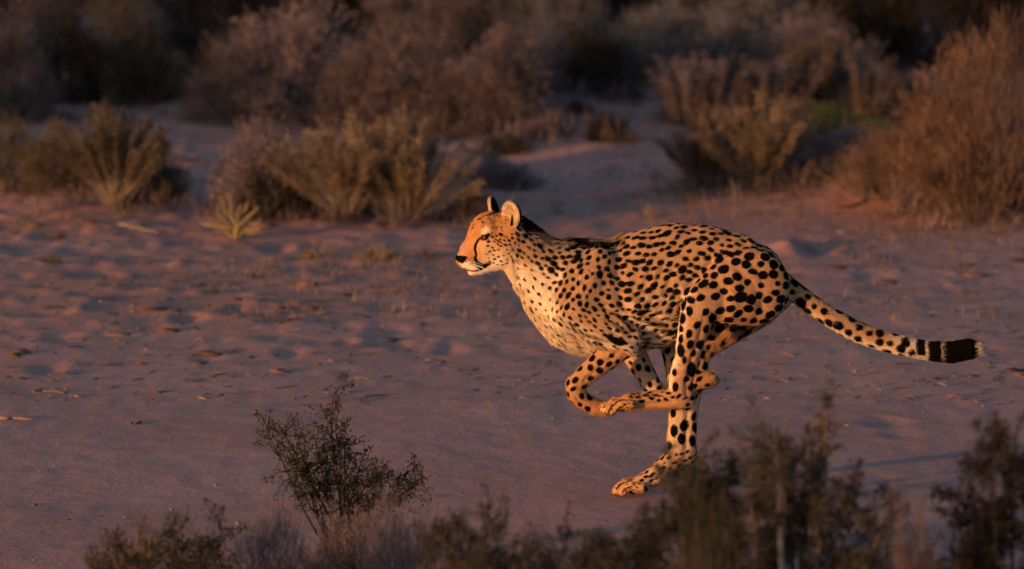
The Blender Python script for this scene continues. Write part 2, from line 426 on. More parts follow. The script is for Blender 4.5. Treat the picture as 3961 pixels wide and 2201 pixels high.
def smooth(V, lam):
    s = np.zeros_like(V); cn = np.bincount(E[:, 0], minlength=len(V)) + np.bincount(E[:, 1], minlength=len(V))
    for ax in range(3): s[:, ax] = np.bincount(E[:, 0], V[E[:, 1], ax], len(V)) + np.bincount(E[:, 1], V[E[:, 0], ax], len(V))
    return V + lam * (s / cn[:, None] - V)
for _ in range(3): V = smooth(V, .5); V = smooth(V, -.52)
NRM = vnormals(V)
px, py = survey(V)
names = np.array([c_[0] for c_ in CH] + ['ear_near', 'ear_far'])
seg_ci = np.array([s[0] for s in segs]); seg_t = np.array([s[1] for s in segs])
part_v = names[seg_ci[segv]]; TAN = seg_t[segv]
# skin folds and muscle relief
rel = np.zeros(len(V))
onbody = np.isin(part_v, ['trunk', 'arm_near', 'spine', 'neck'])
fold = np.sin((py - .35 * px) * .105 + 2.2 * noise2(px * .012, py * .012, 21)) * sstep(2380, 2470, px) * sstep(2760, 2600, px) * sstep(1050, 1150, py) * sstep(1400, 1330, py)
rel += np.where(onbody, .0022 * fold, 0)
ell_f = np.sin((py * .9 - .25 * px) * .16 + 2.5 * noise2(px * .014, py * .014, 22)) * np.exp(-((px - 2400) / 90) ** 2 - ((py - 1245) / 60) ** 2)
rel += np.where(onbody, .004 * ell_f, 0)
rel += .0016 * noise3(V[:, 0] * 22, V[:, 1] * 22, V[:, 2] * 22, 9) * onbody
def line_d(pl):
    b0 = np.full(len(V), 1e3)
    for (ax, ay), (bx, by) in zip(pl[:-1], pl[1:]):
        t = np.clip(((px - ax) * (bx - ax) + (py - ay) * (by - ay)) / ((bx - ax) ** 2 + (by - ay) ** 2), 0, 1)
        b0 = np.minimum(b0, np.hypot(px - ax - t * (bx - ax), py - ay - t * (by - ay)))
    return b0
big = np.isin(part_v, ['trunk', 'arm_near', 'spine', 'neck', 'thigh_near', 'hip_bone', 'thigh_far'])
for pl, amp, wd in (([(2752, 1012), (2705, 1058), (2662, 1108), (2636, 1165), (2625, 1230)], -.012, 11),
                    ([(2390, 1060), (2400, 1180), (2445, 1250), (2440, 1310)], -.009, 24),
                    ([(2165, 1010), (2150, 1060), (2105, 1150)], -.006, 26), ([(2320, 1040), (2290, 1090), (2240, 1170)], .005, 30),
                    ([(2225, 1060), (2212, 1110), (2180, 1180)], -.004, 22), ([(2130, 1200), (2175, 1290), (2260, 1345)], -.005, 18), ([(2830, 1040), (2850, 1140), (2830, 1220)], .006, 26),
                    ([(2800, 1000), (2865, 1052), (2925, 1120), (2950, 1190)], -.005, 20), ([(2760, 1060), (2800, 1130), (2800, 1220)], -.005, 18),
                    ([(2700, 1130), (2740, 1090), (2790, 1075)], .004, 22), ([(2150, 1240), (2230, 1290), (2330, 1320)], -.006, 16),
                    ([(2470, 1340), (2540, 1290), (2600, 1230)], -.006, 22)):
    rel += np.where(big, amp * np.exp(-(line_d(pl) / wd) ** 2), 0)
rib = np.cos((px + .35 * py) * 2 * math.pi / 44) * sstep(2430, 2490, px) * sstep(2660, 2600, px) * sstep(985, 1040, py) * sstep(1240, 1170, py)
rel += np.where(part_v == 'trunk', .0018 * rib, 0)
for nm, pl, amp, wd in (('fore_near', [(2400, 1350), (2330, 1412), (2262, 1470)], -.0045, 8), ('fore_near', [(2212, 1520), (2250, 1562), (2290, 1580)], -.003, 6), ('foot_near', [(2600, 1556), (2520, 1562), (2450, 1572)], -.004, 7),
                        ('foot_far', [(2600, 1806), (2530, 1856), (2480, 1888)], -.004, 7)):
    rel += np.where(part_v == nm, amp * np.exp(-(line_d(pl) / wd) ** 2), 0)
# groove along the tendon of both shanks
for nm, ax_pts in (('shank_near', [(2720, 1240), (2700, 1320), (2672, 1400), (2655, 1480)]), ('shank_far', [(2690, 1480), (2660, 1570), (2655, 1640), (2652, 1720)])):
    mk = part_v == nm
    yy = np.array([p[1] for p in ax_pts]); xx = np.array([p[0] for p in ax_pts])
    cx = np.interp(py, yy, xx)
    rel -= np.where(mk & (NRM[:, 1] < 0), .007 * np.exp(-((px - cx) / 11) ** 2) * sstep(yy[0] - 30, yy[0] + 40, py), 0)
V = V + NRM * rel[:, None]
NRM = vnormals(V)
px, py = survey(V)

def seg_dist(pts):                       # distance in survey units to a polyline with per-point radius -> signed
    best = np.full(len(V), 1e3)
    for (a, b_) in zip(pts[:-1], pts[1:]):
        ax, ay, ar = a; bx, by, br = b_
        t = np.clip(((px - ax) * (bx - ax) + (py - ay) * (by - ay)) / ((bx - ax) ** 2 + (by - ay) ** 2 + 1e-9), 0, 1)
        best = np.minimum(best, np.hypot(px - ax - t * (bx - ax), py - ay - t * (by - ay)) - (ar + (br - ar) * t))
    return best
def poly_dist(pg):
    pg = np.array(pg, float); best = np.full(len(V), 1e6); ins = np.zeros(len(V), bool)
    for i in range(len(pg)):
        (ax, ay), (bx, by) = pg[i], pg[(i + 1) % len(pg)]
        t = np.clip(((px - ax) * (bx - ax) + (py - ay) * (by - ay)) / ((bx - ax) ** 2 + (by - ay) ** 2 + 1e-9), 0, 1)
        best = np.minimum(best, np.hypot(px - ax - t * (bx - ax), py - ay - t * (by - ay)))
        ins ^= ((ay > py) != (by > py)) & (px < (bx - ax) * (py - ay) / (by - ay + 1e-12) + ax)
    return np.where(ins, -best, best)
def cap(x, lo_=-40, hi_=40): return np.clip(x, lo_, hi_)

headset = np.isin(part_v, ['cranium', 'muzzle', 'jaw', 'cheek', 'lip', 'brow']) | ((part_v == 'neck') & (px < 2000))
ears = np.isin(part_v, ['ear_near', 'ear_far'])
# ---- coat colour (pigment, plus shade painted on the far legs)
TAN_C = np.array([.49, .275, .14]); PALE = np.array([.80, .64, .45]); RUST = np.array([.50, .205, .055]); GREYW = np.array([.66, .58, .5])
pale = np.zeros(len(V))
fr = [(1930, 1040), (2010, 1075), (2075, 1130), (2110, 1210), (2140, 1290), (2200, 1350)]
dfr = seg_dist([(x, y, 0) for x, y in fr])
pale = np.maximum(pale, sstep(95, 5, dfr) * (px < 2330))
trunkish = np.isin(part_v, ['trunk', 'arm_near', 'neck'])
pale = np.maximum(pale, np.where(trunkish, sstep(1270, 1365, py) * .9, 0))
pale = np.maximum(pale, np.where(trunkish, sstep(.2, -.7, NRM[:, 2]) * .8, 0))
legs = np.char.find(part_v, 'fore') + np.char.find(part_v, 'shank') + np.char.find(part_v, 'foot') > -3
sidein = np.where(V[:, 1] < 0, NRM[:, 1], -NRM[:, 1])
pale = np.maximum(pale, np.where(legs | np.isin(part_v, ['thigh_near']), sstep(.1, .8, sidein) * .45, 0))  # no pale on the far thigh: its colour stays dim like shade
shn = part_v == 'shank_near'
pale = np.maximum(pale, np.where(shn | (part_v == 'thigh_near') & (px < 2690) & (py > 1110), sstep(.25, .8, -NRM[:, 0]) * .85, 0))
pale = np.maximum(pale, np.where(part_v == 'tail', sstep(.0, -.8, NRM[:, 2]) * .8 + sstep(3380, 3560, px) * .6, 0))
pale = np.maximum(pale, np.where(part_v == 'neck', sstep(980, 1060, py - (px - 2000) * .1) * .7, 0))
nz_ = noise3(V[:, 0] * 14, V[:, 1] * 14, V[:, 2] * 14, 3) * .5 + noise3(V[:, 0] * 50, V[:, 1] * 50, V[:, 2] * 50, 4) * .5
pale = np.clip(pale + .12 * nz_, 0, 1)
colr = TAN_C[None] * (1 - pale[:, None]) + PALE[None] * pale[:, None]
rust = np.zeros(len(V))
rust = np.maximum(rust, np.where(headset, sstep(970, 895, py) * .72, 0))
rust = np.maximum(rust, np.where(headset, np.exp(-((px - 1822) / 26) ** 2 - ((py - 980) / 40) ** 2) * .8, 0))
for nm in ('fore_near', 'foot_near', 'foot_far', 'toe_fore_near', 'toe_foot_near', 'toe_foot_far'):
    rust = np.maximum(rust, np.where(part_v == nm, .28, 0))
rust = np.maximum(rust, np.where(np.isin(part_v, ['toe_fore_near', 'toe_foot_near', 'toe_foot_far']), .55, 0))
rust = np.maximum(rust, np.where(part_v == 'foot_near', sstep(2500, 2400, px) * .8, 0))
rust = np.maximum(rust, np.where(part_v == 'fore_near', sstep(1500, 1570, py) * .7, 0))
rust = np.maximum(rust, np.where(part_v == 'thigh_near', .12, 0))
rust = np.clip(rust * (1 + .35 * nz_), 0, 1)
colr = colr * (1 - rust[:, None]) + RUST[None] * rust[:, None]
def tint(mask, c_):
    global colr
    mask = np.clip(mask, 0, 1)[:, None]; colr = colr * (1 - mask) + np.array(c_)[None] * mask
hp = np.where(headset, 1.0, 0.0); add_mark_later = []
tint(hp * sstep(9, -5, poly_dist([(1864, 893), (1878, 877), (1893, 884), (1899, 903), (1880, 907), (1862, 905)])), (.66, .50, .33))     # patch over the eye
tint(hp * sstep(9, -4, poly_dist([(1785, 1022), (1800, 1012), (1815, 1025), (1845, 1035), (1850, 1044), (1826, 1046), (1790, 1036)])), PALE)
tint(hp * sstep(8, -6, seg_dist([(1806, 1058, 8), (1840, 1062, 12), (1880, 1048, 12), (1915, 1028, 12)])), (.8, .68, .52))
tint(hp * sstep(14, -12, poly_dist([(1846, 945), (1870, 928), (1910, 940), (1925, 985), (1900, 1010), (1855, 1005)])) * .35, (.74, .52, .3))
fl = noise3(V[:, 0] * 130, V[:, 1] * 130, V[:, 2] * 130, 31) + .6 * noise3(V[:, 0] * 60, V[:, 1] * 60, V[:, 2] * 60, 32)
tint(hp * sstep(-.05, .7, fl) * sstep(940, 890, py) * sstep(1846, 1885, px) * .85, (.16, .075, .03))
tint(hp * sstep(.1, .8, fl) * sstep(985, 880, py) * .38, (.30, .13, .05))
for (wx, wy) in ((1800, 1003), (1812, 1000), (1824, 999), (1804, 1012), (1816, 1010), (1828, 1010), (1822, 1020)):
    add_mark_later.append((wx, wy))
tint(hp * sstep(.0, .8, fl) * sstep(1960, 1990, px) * .4, (.35, .28, .22))
tint(np.where((part_v == 'neck') | (part_v == 'trunk'), sstep(85, 5, seg_dist([(2040, 880, 0), (2110, 915, 0), (2200, 950, 0), (2330, 965, 0)])) * .75, 0), (.30, .24, .21))
tint(np.where((part_v == 'fore_far') | (part_v == 'toe_fore_far'), sstep(2560, 2640, px) * .75, 0), (.30, .15, .06))  # far forepaw coloured darker, as if in the shade of the near legs
tint(np.where(part_v == 'tail', sstep(3440, 3560, px) * .8, 0), (.46, .37, .30))
tint(np.where(ears, 1.0, 0), (.62, .44, .27))
tint(np.where(ears, sstep(-.1, .6, fl) * .5, 0), (.40, .25, .13))
tint(np.where(part_v == 'ear_near', sstep(835, 850, py + .3 * (px - 1985)) * sstep(1992, 1980, px) * .7, 0), RUST)
# ---- dark markings: signed field in survey units, negative = black
mark = np.full(len(V), 40.0)
def add_mark(d, mask=None):
    global mark
    d = cap(d)
    if mask is not None: d = np.where(mask, d, 40)
    mark = np.minimum(mark, d)
hm = headset
add_mark(seg_dist([(1861, 916, 3), (1848, 930, 5), (1839, 948, 5.5), (1837, 965, 5.5), (1842, 985, 5), (1837, 1000, 6), (1846, 1018, 6), (1858, 1036, 6)]), hm)
add_mark(poly_dist([(1853, 924), (1862, 909), (1880, 905), (1901, 902), (1893, 914), (1885, 926), (1868, 932)]), hm)
add_mark(poly_dist([(1843, 1012), (1870, 1021), (1902, 1015), (1882, 1034), (1860, 1047), (1852, 1034)]) - 1, hm)
add_mark(seg_dist([(1784, 1036, 1.5), (1806, 1044, 2.5), (1826, 1049, 2.5), (1858, 1046, 3)]), hm)
add_mark(poly_dist([(1755, 980), (1768, 988), (1807, 992), (1804, 1003), (1790, 1019), (1776, 1014), (1760, 1004)]) - 1, hm)
add_mark(seg_dist([(1906, 918, 1.5), (1930, 934, 3.5), (1948, 945, 2)]), hm)
add_mark(np.hypot(px - 1867, py - 860) - 5, hm)
crown = seg_dist([(1848, 850, 1), (1880, 832, 4), (1915, 822, 7), (1940, 815, 8)]) + 6 * nz_
add_mark(crown, hm & (NRM[:, 2] > .2))
rsx = np.random.RandomState(17)
for q in range(46):
    wx, wy = rsx.uniform(1822, 1962), rsx.uniform(826, 900)
    if wy < 893 - (wx - 1815) * .5 and rsx.uniform() > .2 or wx > 1890: add_mark_later.append((wx, wy))
for (wx, wy) in add_mark_later: add_mark(np.hypot(px - wx, py - wy) - 2.4, hm)
# nape and mane
nap = np.isin(part_v, ['neck', 'trunk', 'arm_near', 'cranium', 'spine'])
add_mark(poly_dist([(2000, 790), (2030, 815), (2066, 850), (2092, 895), (2076, 912), (2040, 906), (2012, 880), (2018, 845)]) + 5 * nz_, nap | (part_v == 'cranium'))
nz3 = noise3(V[:, 0] * 32, V[:, 1] * 32, V[:, 2] * 32, 14)
add_mark(seg_dist([(2060, 872, 9), (2110, 900, 10), (2160, 925, 13), (2195, 940, 22), (2240, 944, 20), (2300, 950, 15), (2350, 955, 10), (2400, 942, 3)]) + 14 * nz3 + 9 * nz_ + 900 * np.maximum(0, np.abs(V[:, 1]) - .055 - .02 * nz3), nap)
add_mark(seg_dist([(2222, 1008, 10), (2236, 990, 13)]) + 4 * nz_, nap)
# ear backs and inner slit
add_mark(np.where(ears, (.22 - NRM[:, 0]) * 60, 40))
add_mark(seg_dist([(1981, 838, 4), (1980, 868, 7)]), (part_v == 'ear_near') | headset)
# tail rings
tl = (part_v == 'tail') & (px > 3480)
tw = 4 * noise2(py * .05, V[:, 1] * 30, 8)
for a, b_ in ((3543, 3579), (3590, 3640), (3647, 3772)):
    add_mark(np.maximum(a - (px + tw), (px + tw) - b_), tl & ((a > 3580) | (NRM[:, 2] > -.55)))
add_mark(seg_dist([(3498, 1322, 17), (3508, 1330, 14)]) + 2 * nz_, tl)
add_mark(seg_dist([(3520, 1368, 11), (3528, 1362, 12)]) + 2 * nz_, tl)
# elbow pit and groin patches, wrist bars, shade painted between the toes
add_mark(seg_dist([(2355, 1305, 9), (2385, 1318, 16), (2405, 1322, 12)]) + 6 * nz_, np.isin(part_v, ['arm_near', 'fore_near', 'trunk']))
for sp_ in ([(2770, 985, 9), (2784, 992, 10)], [(2806, 975, 9), (2830, 986, 11)]):
    add_mark(seg_dist(sp_) + 5 * nz_, np.isin(part_v, ['trunk', 'thigh_near']))
add_mark(seg_dist([(2438, 1903, 6), (2458, 1914, 7)]) + 3 * nz_, np.char.find(part_v, 'foot_far') >= 0)
add_mark(seg_dist([(2496, 1886, 7), (2506, 1900, 7)]) + 3 * nz_, np.char.find(part_v, 'foot_far') >= 0)
add_mark(seg_dist([(2386, 1890, 4), (2402, 1872, 3.5), (2430, 1862, 2)]), part_v == 'toe_foot_far')  # black lines put the shade of the toe gaps into the coat
add_mark(seg_dist([(2408, 1902, 4), (2428, 1886, 3.5), (2460, 1876, 2)]), part_v == 'toe_foot_far')
add_mark(seg_dist([(2356, 1594, 4), (2366, 1572, 4), (2392, 1552, 3), (2414, 1545, 2)]), np.char.find(part_v, 'foot_near') >= 0)
add_mark(seg_dist([(2382, 1600, 4), (2394, 1580, 3.5), (2424, 1564, 2)]), np.char.find(part_v, 'foot_near') >= 0)
for kx in range(2440, 2560, 14):
    add_mark(seg_dist([(kx, 1528 + 3 * math.sin(kx), 3.2), (kx + 11, 1537 + 5 * math.cos(kx * 1.7), 2.2)]), part_v == 'foot_near')
# ---- spots: blue noise over the skin, size and spacing by region
rs = np.random.RandomState(11)
size = np.full(len(V), 11.0); space = np.full(len(V), 34.0); asp = np.full(len(V), 1.35)
def setr(mask, s_, sp, a_):
    size[mask] = s_; space[mask] = sp; asp[mask] = a_
setr(np.isin(part_v, ['trunk', 'spine']), 12.6, 29, 1.5)
m_ = np.isin(part_v, ['trunk', 'arm_near', 'neck']) & (px < 2420); setr(m_, 11.3, 27.5, 1.3)
setr((part_v == 'neck') & (px < 2150), 8.2, 21, 1.5)
setr((part_v == 'neck') & (NRM[:, 2] > .25), 10, 24, 1.3)
setr(trunkish & (dfr < 70), 7.2, 30, 1.4)
m_ = np.isin(part_v, ['arm_near', 'trunk']) & (py > 1190) & (px > 2150) & (px < 2480); setr(m_, 8.2, 23.5, 1.7)
setr(headset, 5.4, 16.5, 1.6)
setr(np.isin(part_v, ['thigh_near', 'thigh_far', 'hip_bone']), 17, 38.5, 1.2)
setr(np.isin(part_v, ['shank_near', 'shank_far']), 17.5, 43, 1.4)
setr(np.isin(part_v, ['fore_near', 'fore_far']), 13, 36, 1.3)
setr(np.isin(part_v, ['foot_near', 'foot_far']), 8, 23, 1.8)
setr(part_v == 'tail', 16, 40, 1.2)
setr(np.char.find(part_v, 'toe') >= 0, 3.6, 17, 1.8)
nospot = ears | (headset & ((px < 1880) | (py < 905) | (py > 1025))) | ((part_v == 'foot_near') & (px < 2440)) | ((part_v == 'foot_near') & (py > 1553))
nospot |= ((part_v == 'foot_far') & (px < 2480)) | ((part_v == 'tail') & (px > 3490)) | ((part_v == 'fore_near') & (py > 1545) & (px > 2290)) | ((part_v == 'fore_far') & (px > 2600) & (px < 2680))
nospot |= (trunkish & (px < 2000) & (py > 1010)) | ((shn | (part_v == 'thigh_near')) & (NRM[:, 0] < -.82))
order = rs.permutation(len(V)); cell = .05; grid = {}
spots = []
size_j = np.exp(rs.normal(0, .16, len(V)))
for i in order:
    if nospot[i]: continue
    p = V[i]; s_ = space[i] * PX * .93
    key = (int(p[0] // cell), int(p[1] // cell), int(p[2] // cell)); ok = True
    for a in (-1, 0, 1):
        for b_ in (-1, 0, 1):
            for c_ in (-1, 0, 1):
                for (q, sq, nq) in grid.get((key[0] + a, key[1] + b_, key[2] + c_), ()):
                    dd = (p[0] - q[0]) ** 2 + (p[1] - q[1]) ** 2 + (p[2] - q[2]) ** 2
                    mm_ = .5 * (s_ + sq)
                    if dd < mm_ * mm_: ok = False; break
                if not ok: break
            if not ok: break
        if not ok: break
    if ok:
        grid.setdefault(key, []).append((p, s_, i)); spots.append(i)
kd = kdtree.KDTree(len(V))
for i, p in enumerate(V): kd.insert(p, i)
kd.balance()
wob = noise3(V[:, 0] * 95, V[:, 1] * 95, V[:, 2] * 95, 12)
for i in spots:
    s_ = size[i] * size_j[i]; a_ = asp[i] * (1 + rs.normal(0, .12))
    ra_, rb_ = s_ * math.sqrt(a_), s_ / math.sqrt(a_)
    t_ = TAN[i] - NRM[i] * TAN[i].dot(NRM[i]); t_ = t_ + .25 * rs.normal(size=3); t_ -= NRM[i] * t_.dot(NRM[i]); t_ /= np.linalg.norm(t_) + 1e-9
    b_ = np.cross(NRM[i], t_)
    idx = np.array([q[1] for q in kd.find_range(V[i], (ra_ + 9) * PX)])
    dl = (V[idx] - V[i]) / PX
    ok = NRM[idx].dot(NRM[i]) > .1
    q = np.sqrt((dl.dot(t_) / ra_) ** 2 + (dl.dot(b_) / rb_) ** 2)
    d = (q - 1) * min(ra_, rb_) + 1.8 * wob[idx]
    mark[idx[ok]] = np.minimum(mark[idx[ok]], d[ok])
ORG = np.array([at(2500, 1919, 0)[0], 0.0, 0.0])
cme = np_mesh('cheetah', V - ORG, FC)
a_ = cme.attributes.new('mark', 'FLOAT', 'POINT'); a_.data.foreach_set('value', mark.astype(np.float32))
a_ = cme.attributes.new('coat', 'FLOAT_COLOR', 'POINT')
a_.data.foreach_set('color', np.concatenate([colr, np.ones((len(V), 1))], 1).astype(np.float32).ravel())
def coat_mat(name, fur=False):
    m, n, l, b = new_mat(name)
    ac = n.new('ShaderNodeAttribute'); ac.attribute_name = 'coat'
    am = n.new('ShaderNodeAttribute'); am.attribute_name = 'mark'
    mr = n.new('ShaderNodeMapRange'); mr.interpolation_type = 'SMOOTHSTEP'
    mr.inputs[1].default_value = -2.6; mr.inputs[2].default_value = 2.4
    src = am.outputs['Fac']
    if not fur:
        tc = n.new('ShaderNodeTexCoord'); nz = n.new('ShaderNodeTexNoise'); nz.inputs['Scale'].default_value = 160; nz.inputs['Detail'].default_value = 3
        l.new(tc.outputs['Object'], nz.inputs['Vector'])
        ad = n.new('ShaderNodeMath'); ad.operation = 'MULTIPLY_ADD'; ad.inputs[1].default_value = 5
        sb = n.new('ShaderNodeMath'); sb.operation = 'SUBTRACT'; sb.inputs[1].default_value = 2.5
        l.new(nz.outputs['Fac'], ad.inputs[0]); l.new(am.outputs['Fac'], sb.inputs[0]); l.new(sb.outputs[0], ad.inputs[2]); src = ad.outputs[0]
        bp = n.new('ShaderNodeBump'); bp.inputs['Strength'].default_value = .35; bp.inputs['Distance'].default_value = .004
        l.new(nz.outputs['Fac'], bp.inputs['Height']); l.new(bp.outputs[0], b.inputs['Normal'])
    l.new(src, mr.inputs[0])
    mx = n.new('ShaderNodeMix'); mx.data_type = 'RGBA'
    mx.inputs[6].default_value = (.004, .003, .0028, 1); l.new(ac.outputs['Color'], mx.inputs[7]); l.new(mr.outputs[0], mx.inputs[0])
    l.new(mx.outputs[2], b.inputs['Base Color'])
    b.inputs['Roughness'].default_value = .8; b.inputs['Specular IOR Level'].default_value = .04
    return m
cheetah = thing('cheetah', 'spotted cheetah running left across the sandy track with its tail stretched out behind', 'cheetah', tuple(ORG))
body = part('body', cme, coat_mat('coat'), cheetah)

def ico(center, r, seg=12):
    v, f = [], []
    for i in range(seg + 1):
        th = math.pi * i / seg
        for j in range(seg * 2):
            ph = math.pi * j / seg
            v.append((center[0] + r[0] * math.sin(th) * math.cos(ph), center[1] + r[1] * math.sin(th) * math.sin(ph), center[2] + r[2] * math.cos(th)))
    w = seg * 2
    for i in range(seg):
        for j in range(w): f.append((i * w + j, i * w + (j + 1) % w, (i + 1) * w + (j + 1) % w, (i + 1) * w + j))
    return np.array(v), np.array(f)
def surf_y(qx, qy, side):                # skin depth at a survey position
    mk = (np.hypot(px - qx, py - qy) < 9) & (V[:, 1] * side > 0) & headset
    return float(np.median(V[mk, 1])) if mk.any() else side * .05
mi, n, l, b = new_mat('iris')
b.inputs['Base Color'].default_value = (.32, .10, .02, 1); b.inputs['Roughness'].default_value = .08
pup = plain('pupil', (.004, .003, .003), .05, .6)
for s in (-1, 1):
    ey = surf_y(1872, 917, s)
    c = at(1872, 917, ey - s * .006)
    v, f = ico(c - ORG, (.0095, .0095, .0095)); e = part('eye', np_mesh('eye', v, f), mi, cheetah)
    c2 = at(1867, 916, ey + s * .0015)
    v, f = ico(c2 - ORG, (.0045, .0026, .0055), 8); part('pupil', np_mesh('pupil', v, f), pup, e)

# tubes
def tube(pts, rad, sides=4):
    pts = np.array(pts, float); k_ = len(pts)
    rad = np.array(rad if hasattr(rad, '__len__') else [rad] * k_)
    tg = np.gradient(pts, axis=0); tg /= np.linalg.norm(tg, axis=1)[:, None] + 1e-9
    ref = np.where(np.abs(tg[:, 2:3]) > .9, np.array([[1., 0, 0]]), np.array([[0, 0, 1.]]))
    u = np.cross(tg, ref); u /= np.linalg.norm(u, axis=1)[:, None] + 1e-9; w = np.cross(tg, u)
    v = []
    for q in range(sides):
        a = 2 * math.pi * q / sides
        v.append(pts + rad[:, None] * (math.cos(a) * u + math.sin(a) * w))
    v = np.stack(v, 1).reshape(-1, 3)
    f = []
    for i in range(k_ - 1):
        for q in range(sides): f.append((i * sides + q, i * sides + (q + 1) % sides, (i + 1) * sides + (q + 1) % sides, (i + 1) * sides + q))
    return v, np.array(f)
class MB:
    def __init__(s): s.v = []; s.f = []; s.n = 0
    def add(s, v, f): s.v.append(np.asarray(v, float)); s.f.append(np.asarray(f) + s.n); s.n += len(v)
    def mesh(s, name, smooth=False): return np_mesh(name, np.concatenate(s.v), np.concatenate(s.f), smooth)
wm = MB(); rs2 = np.random.RandomState(5)
for s in (-1, 1):
    for q in range(7):
        sx, sy = 1812 + rs2.uniform(-8, 10), 1016 + rs2.uniform(-9, 9)
        y0 = surf_y(sx, sy, s)
        p0 = at(sx, sy, y0); ln = rs2.uniform(45, 85)
        p2 = at(sx + ln, sy + 8 + ln * rs2.uniform(.05, .4), y0 + s * rs2.uniform(.02, .05))
        p1 = (p0 + p2) / 2 + np.array([0, s * .008, .004])
        wm.add(*tube(np.array([p0, p1, p2]) - ORG, [.0009, .0007, .0003], 3))
part('whiskers', wm.mesh('whiskers'), plain('whisker', (.8, .78, .74), .5), cheetah, 'stuff')

# ---- fur: short hairs lying along the body, longer on the mane, chest, belly and tail end
rs3 = np.random.RandomState(8)
fa = np.linalg.norm(np.cross(V[FC[:, 2]] - V[FC[:, 0]], V[FC[:, 3]] - V[FC[:, 1]]), axis=1)
NH = 170000
fi = np.searchsorted(np.cumsum(fa) / fa.sum(), rs3.uniform(0, 1, NH)); fi = np.minimum(fi, len(FC) - 1)
ab = rs3.uniform(0, 1, (NH, 2)); wq = np.stack([(1 - ab[:, 0]) * (1 - ab[:, 1]), ab[:, 0] * (1 - ab[:, 1]), ab[:, 0] * ab[:, 1], (1 - ab[:, 0]) * ab[:, 1]], 1)
def onface(A): return (A[FC[fi]] * (wq if A.ndim == 1 else wq[:, :, None])).sum(1)
hp_, hn, hc_, hm_ = onface(V), onface(NRM), onface(colr), onface(mark)
hn /= np.linalg.norm(hn, axis=1)[:, None]
vi = FC[fi, 0]; ht = TAN[vi].copy(); hpart = part_v[vi]
ht[hpart == 'muzzle'] *= -1
ht[np.isin(hpart, ['brow', 'cheek', 'lip'])] = [1, 0, -.1]
hl = np.full(NH, .0075)
hx, hy = survey(hp_)
hl[np.isin(hpart, ['shank_near', 'shank_far', 'fore_near', 'fore_far', 'thigh_near'])] = .0065
hl[np.char.find(hpart, 'foot') >= 0] = .005; hl[np.char.find(hpart, 'toe') >= 0] = .004
hl[np.isin(hpart, ['cranium', 'muzzle', 'brow', 'lip', 'jaw'])] = .0042; hl[hpart == 'cheek'] = .006
hl[np.isin(hpart, ['ear_near', 'ear_far'])] = .009
hl[hpart == 'neck'] = .010
low = np.isin(hpart, ['trunk', 'arm_near', 'neck', 'thigh_far']) & (hn[:, 2] < -.35); hl[low] = .021
hl[hpart == 'tail'] = .010; hl[(hpart == 'tail') & (hx > 3600)] = .016; hl[(hpart == 'tail') & (hx > 3735)] = .017
lift = np.full(NH, .30); lift[low] = .35
headish = np.isin(hpart, ['cranium', 'muzzle', 'jaw', 'cheek', 'lip', 'brow'])
mane = np.isin(hpart, ['trunk', 'neck', 'spine', 'cranium']) & (hx > 2040) & (hx < 2400) & (hn[:, 2] > .15) & (np.abs(hp_[:, 1]) < .055)
hl[mane] = .026 * rs3.uniform(.4, 1.2, mane.sum()); lift[mane] = .75
hl *= rs3.uniform(.6, 1.25, NH)
hd = ht - hn * (ht * hn).sum(1)[:, None]; hd /= np.linalg.norm(hd, axis=1)[:, None] + 1e-9
hd = hd + rs3.normal(size=hd.shape) * .16 + np.stack([noise3(hp_[:, 0] * 18, hp_[:, 1] * 18, hp_[:, 2] * 18, 40 + q) for q in range(3)], 1) * .35
hd = hd - hn * (hd * hn).sum(1)[:, None]
d1 = hn * (lift + .25)[:, None] + hd; d1 /= np.linalg.norm(d1, axis=1)[:, None]
d2 = hn * (lift * .35)[:, None] + hd + np.array([0, 0, -.1]); d2 /= np.linalg.norm(d2, axis=1)[:, None]
pts = np.stack([hp_ - hn * .001, hp_ + d1 * (hl * .45)[:, None], hp_ + d1 * (hl * .45)[:, None] + d2 * (hl * .55)[:, None]], 1) - ORG
fc_ = bpy.data.hair_curves.new('fur'); fc_.add_curves([3] * NH)
fc_.attributes['position'].data.foreach_set('vector', pts.astype(np.float32).ravel())
ra2 = fc_.attributes.get('radius') or fc_.attributes.new('radius', 'FLOAT', 'POINT')
ra2.data.foreach_set('value', np.tile(np.array([.00045, .00036, .00008], np.float32), NH))
a_ = fc_.attributes.new('mark', 'FLOAT', 'CURVE'); a_.data.foreach_set('value', (hm_ + rs3.normal(size=NH) * np.where(mane, 7, np.where(hpart == 'tail', 2.0, np.where(headish, .9, 1.7)))).astype(np.float32))
a_ = fc_.attributes.new('coat', 'FLOAT_COLOR', 'CURVE')
hc_ = hc_ * np.exp(rs3.normal(size=NH) * .10)[:, None]
a_.data.foreach_set('color', np.concatenate([hc_, np.ones((NH, 1))], 1).astype(np.float32).ravel())
claw_m = plain('claw', (.62, .50, .38), .4, .4)
for (a0, b0, a1, b1, dp) in ((2386, 1900, 2374, 1914, .0475), (2408, 1906, 2396, 1916, .026), (2382, 1899, 2370, 1912, .069), (2346, 1584, 2330, 1596, -.1295), (2372, 1590, 2358, 1604, -.150), (2336, 1580, 2322, 1590, -.109)):
    p0, p1 = at(a0, b0, dp), at(a1, b1, dp); pm = (p0 + p1) / 2 + np.array([-.002, 0, .003])
    v, f = tube(np.array([p0, pm, p1]) - ORG, [.0055, .0042, .001], 6); part('claw', np_mesh('claw', v, f), claw_m, cheetah)
fur = bpy.data.objects.new('fur', fc_); COL.objects.link(fur); fur.parent = cheetah; fur['kind'] = 'stuff'
fc_.materials.append(coat_mat('fur', True))

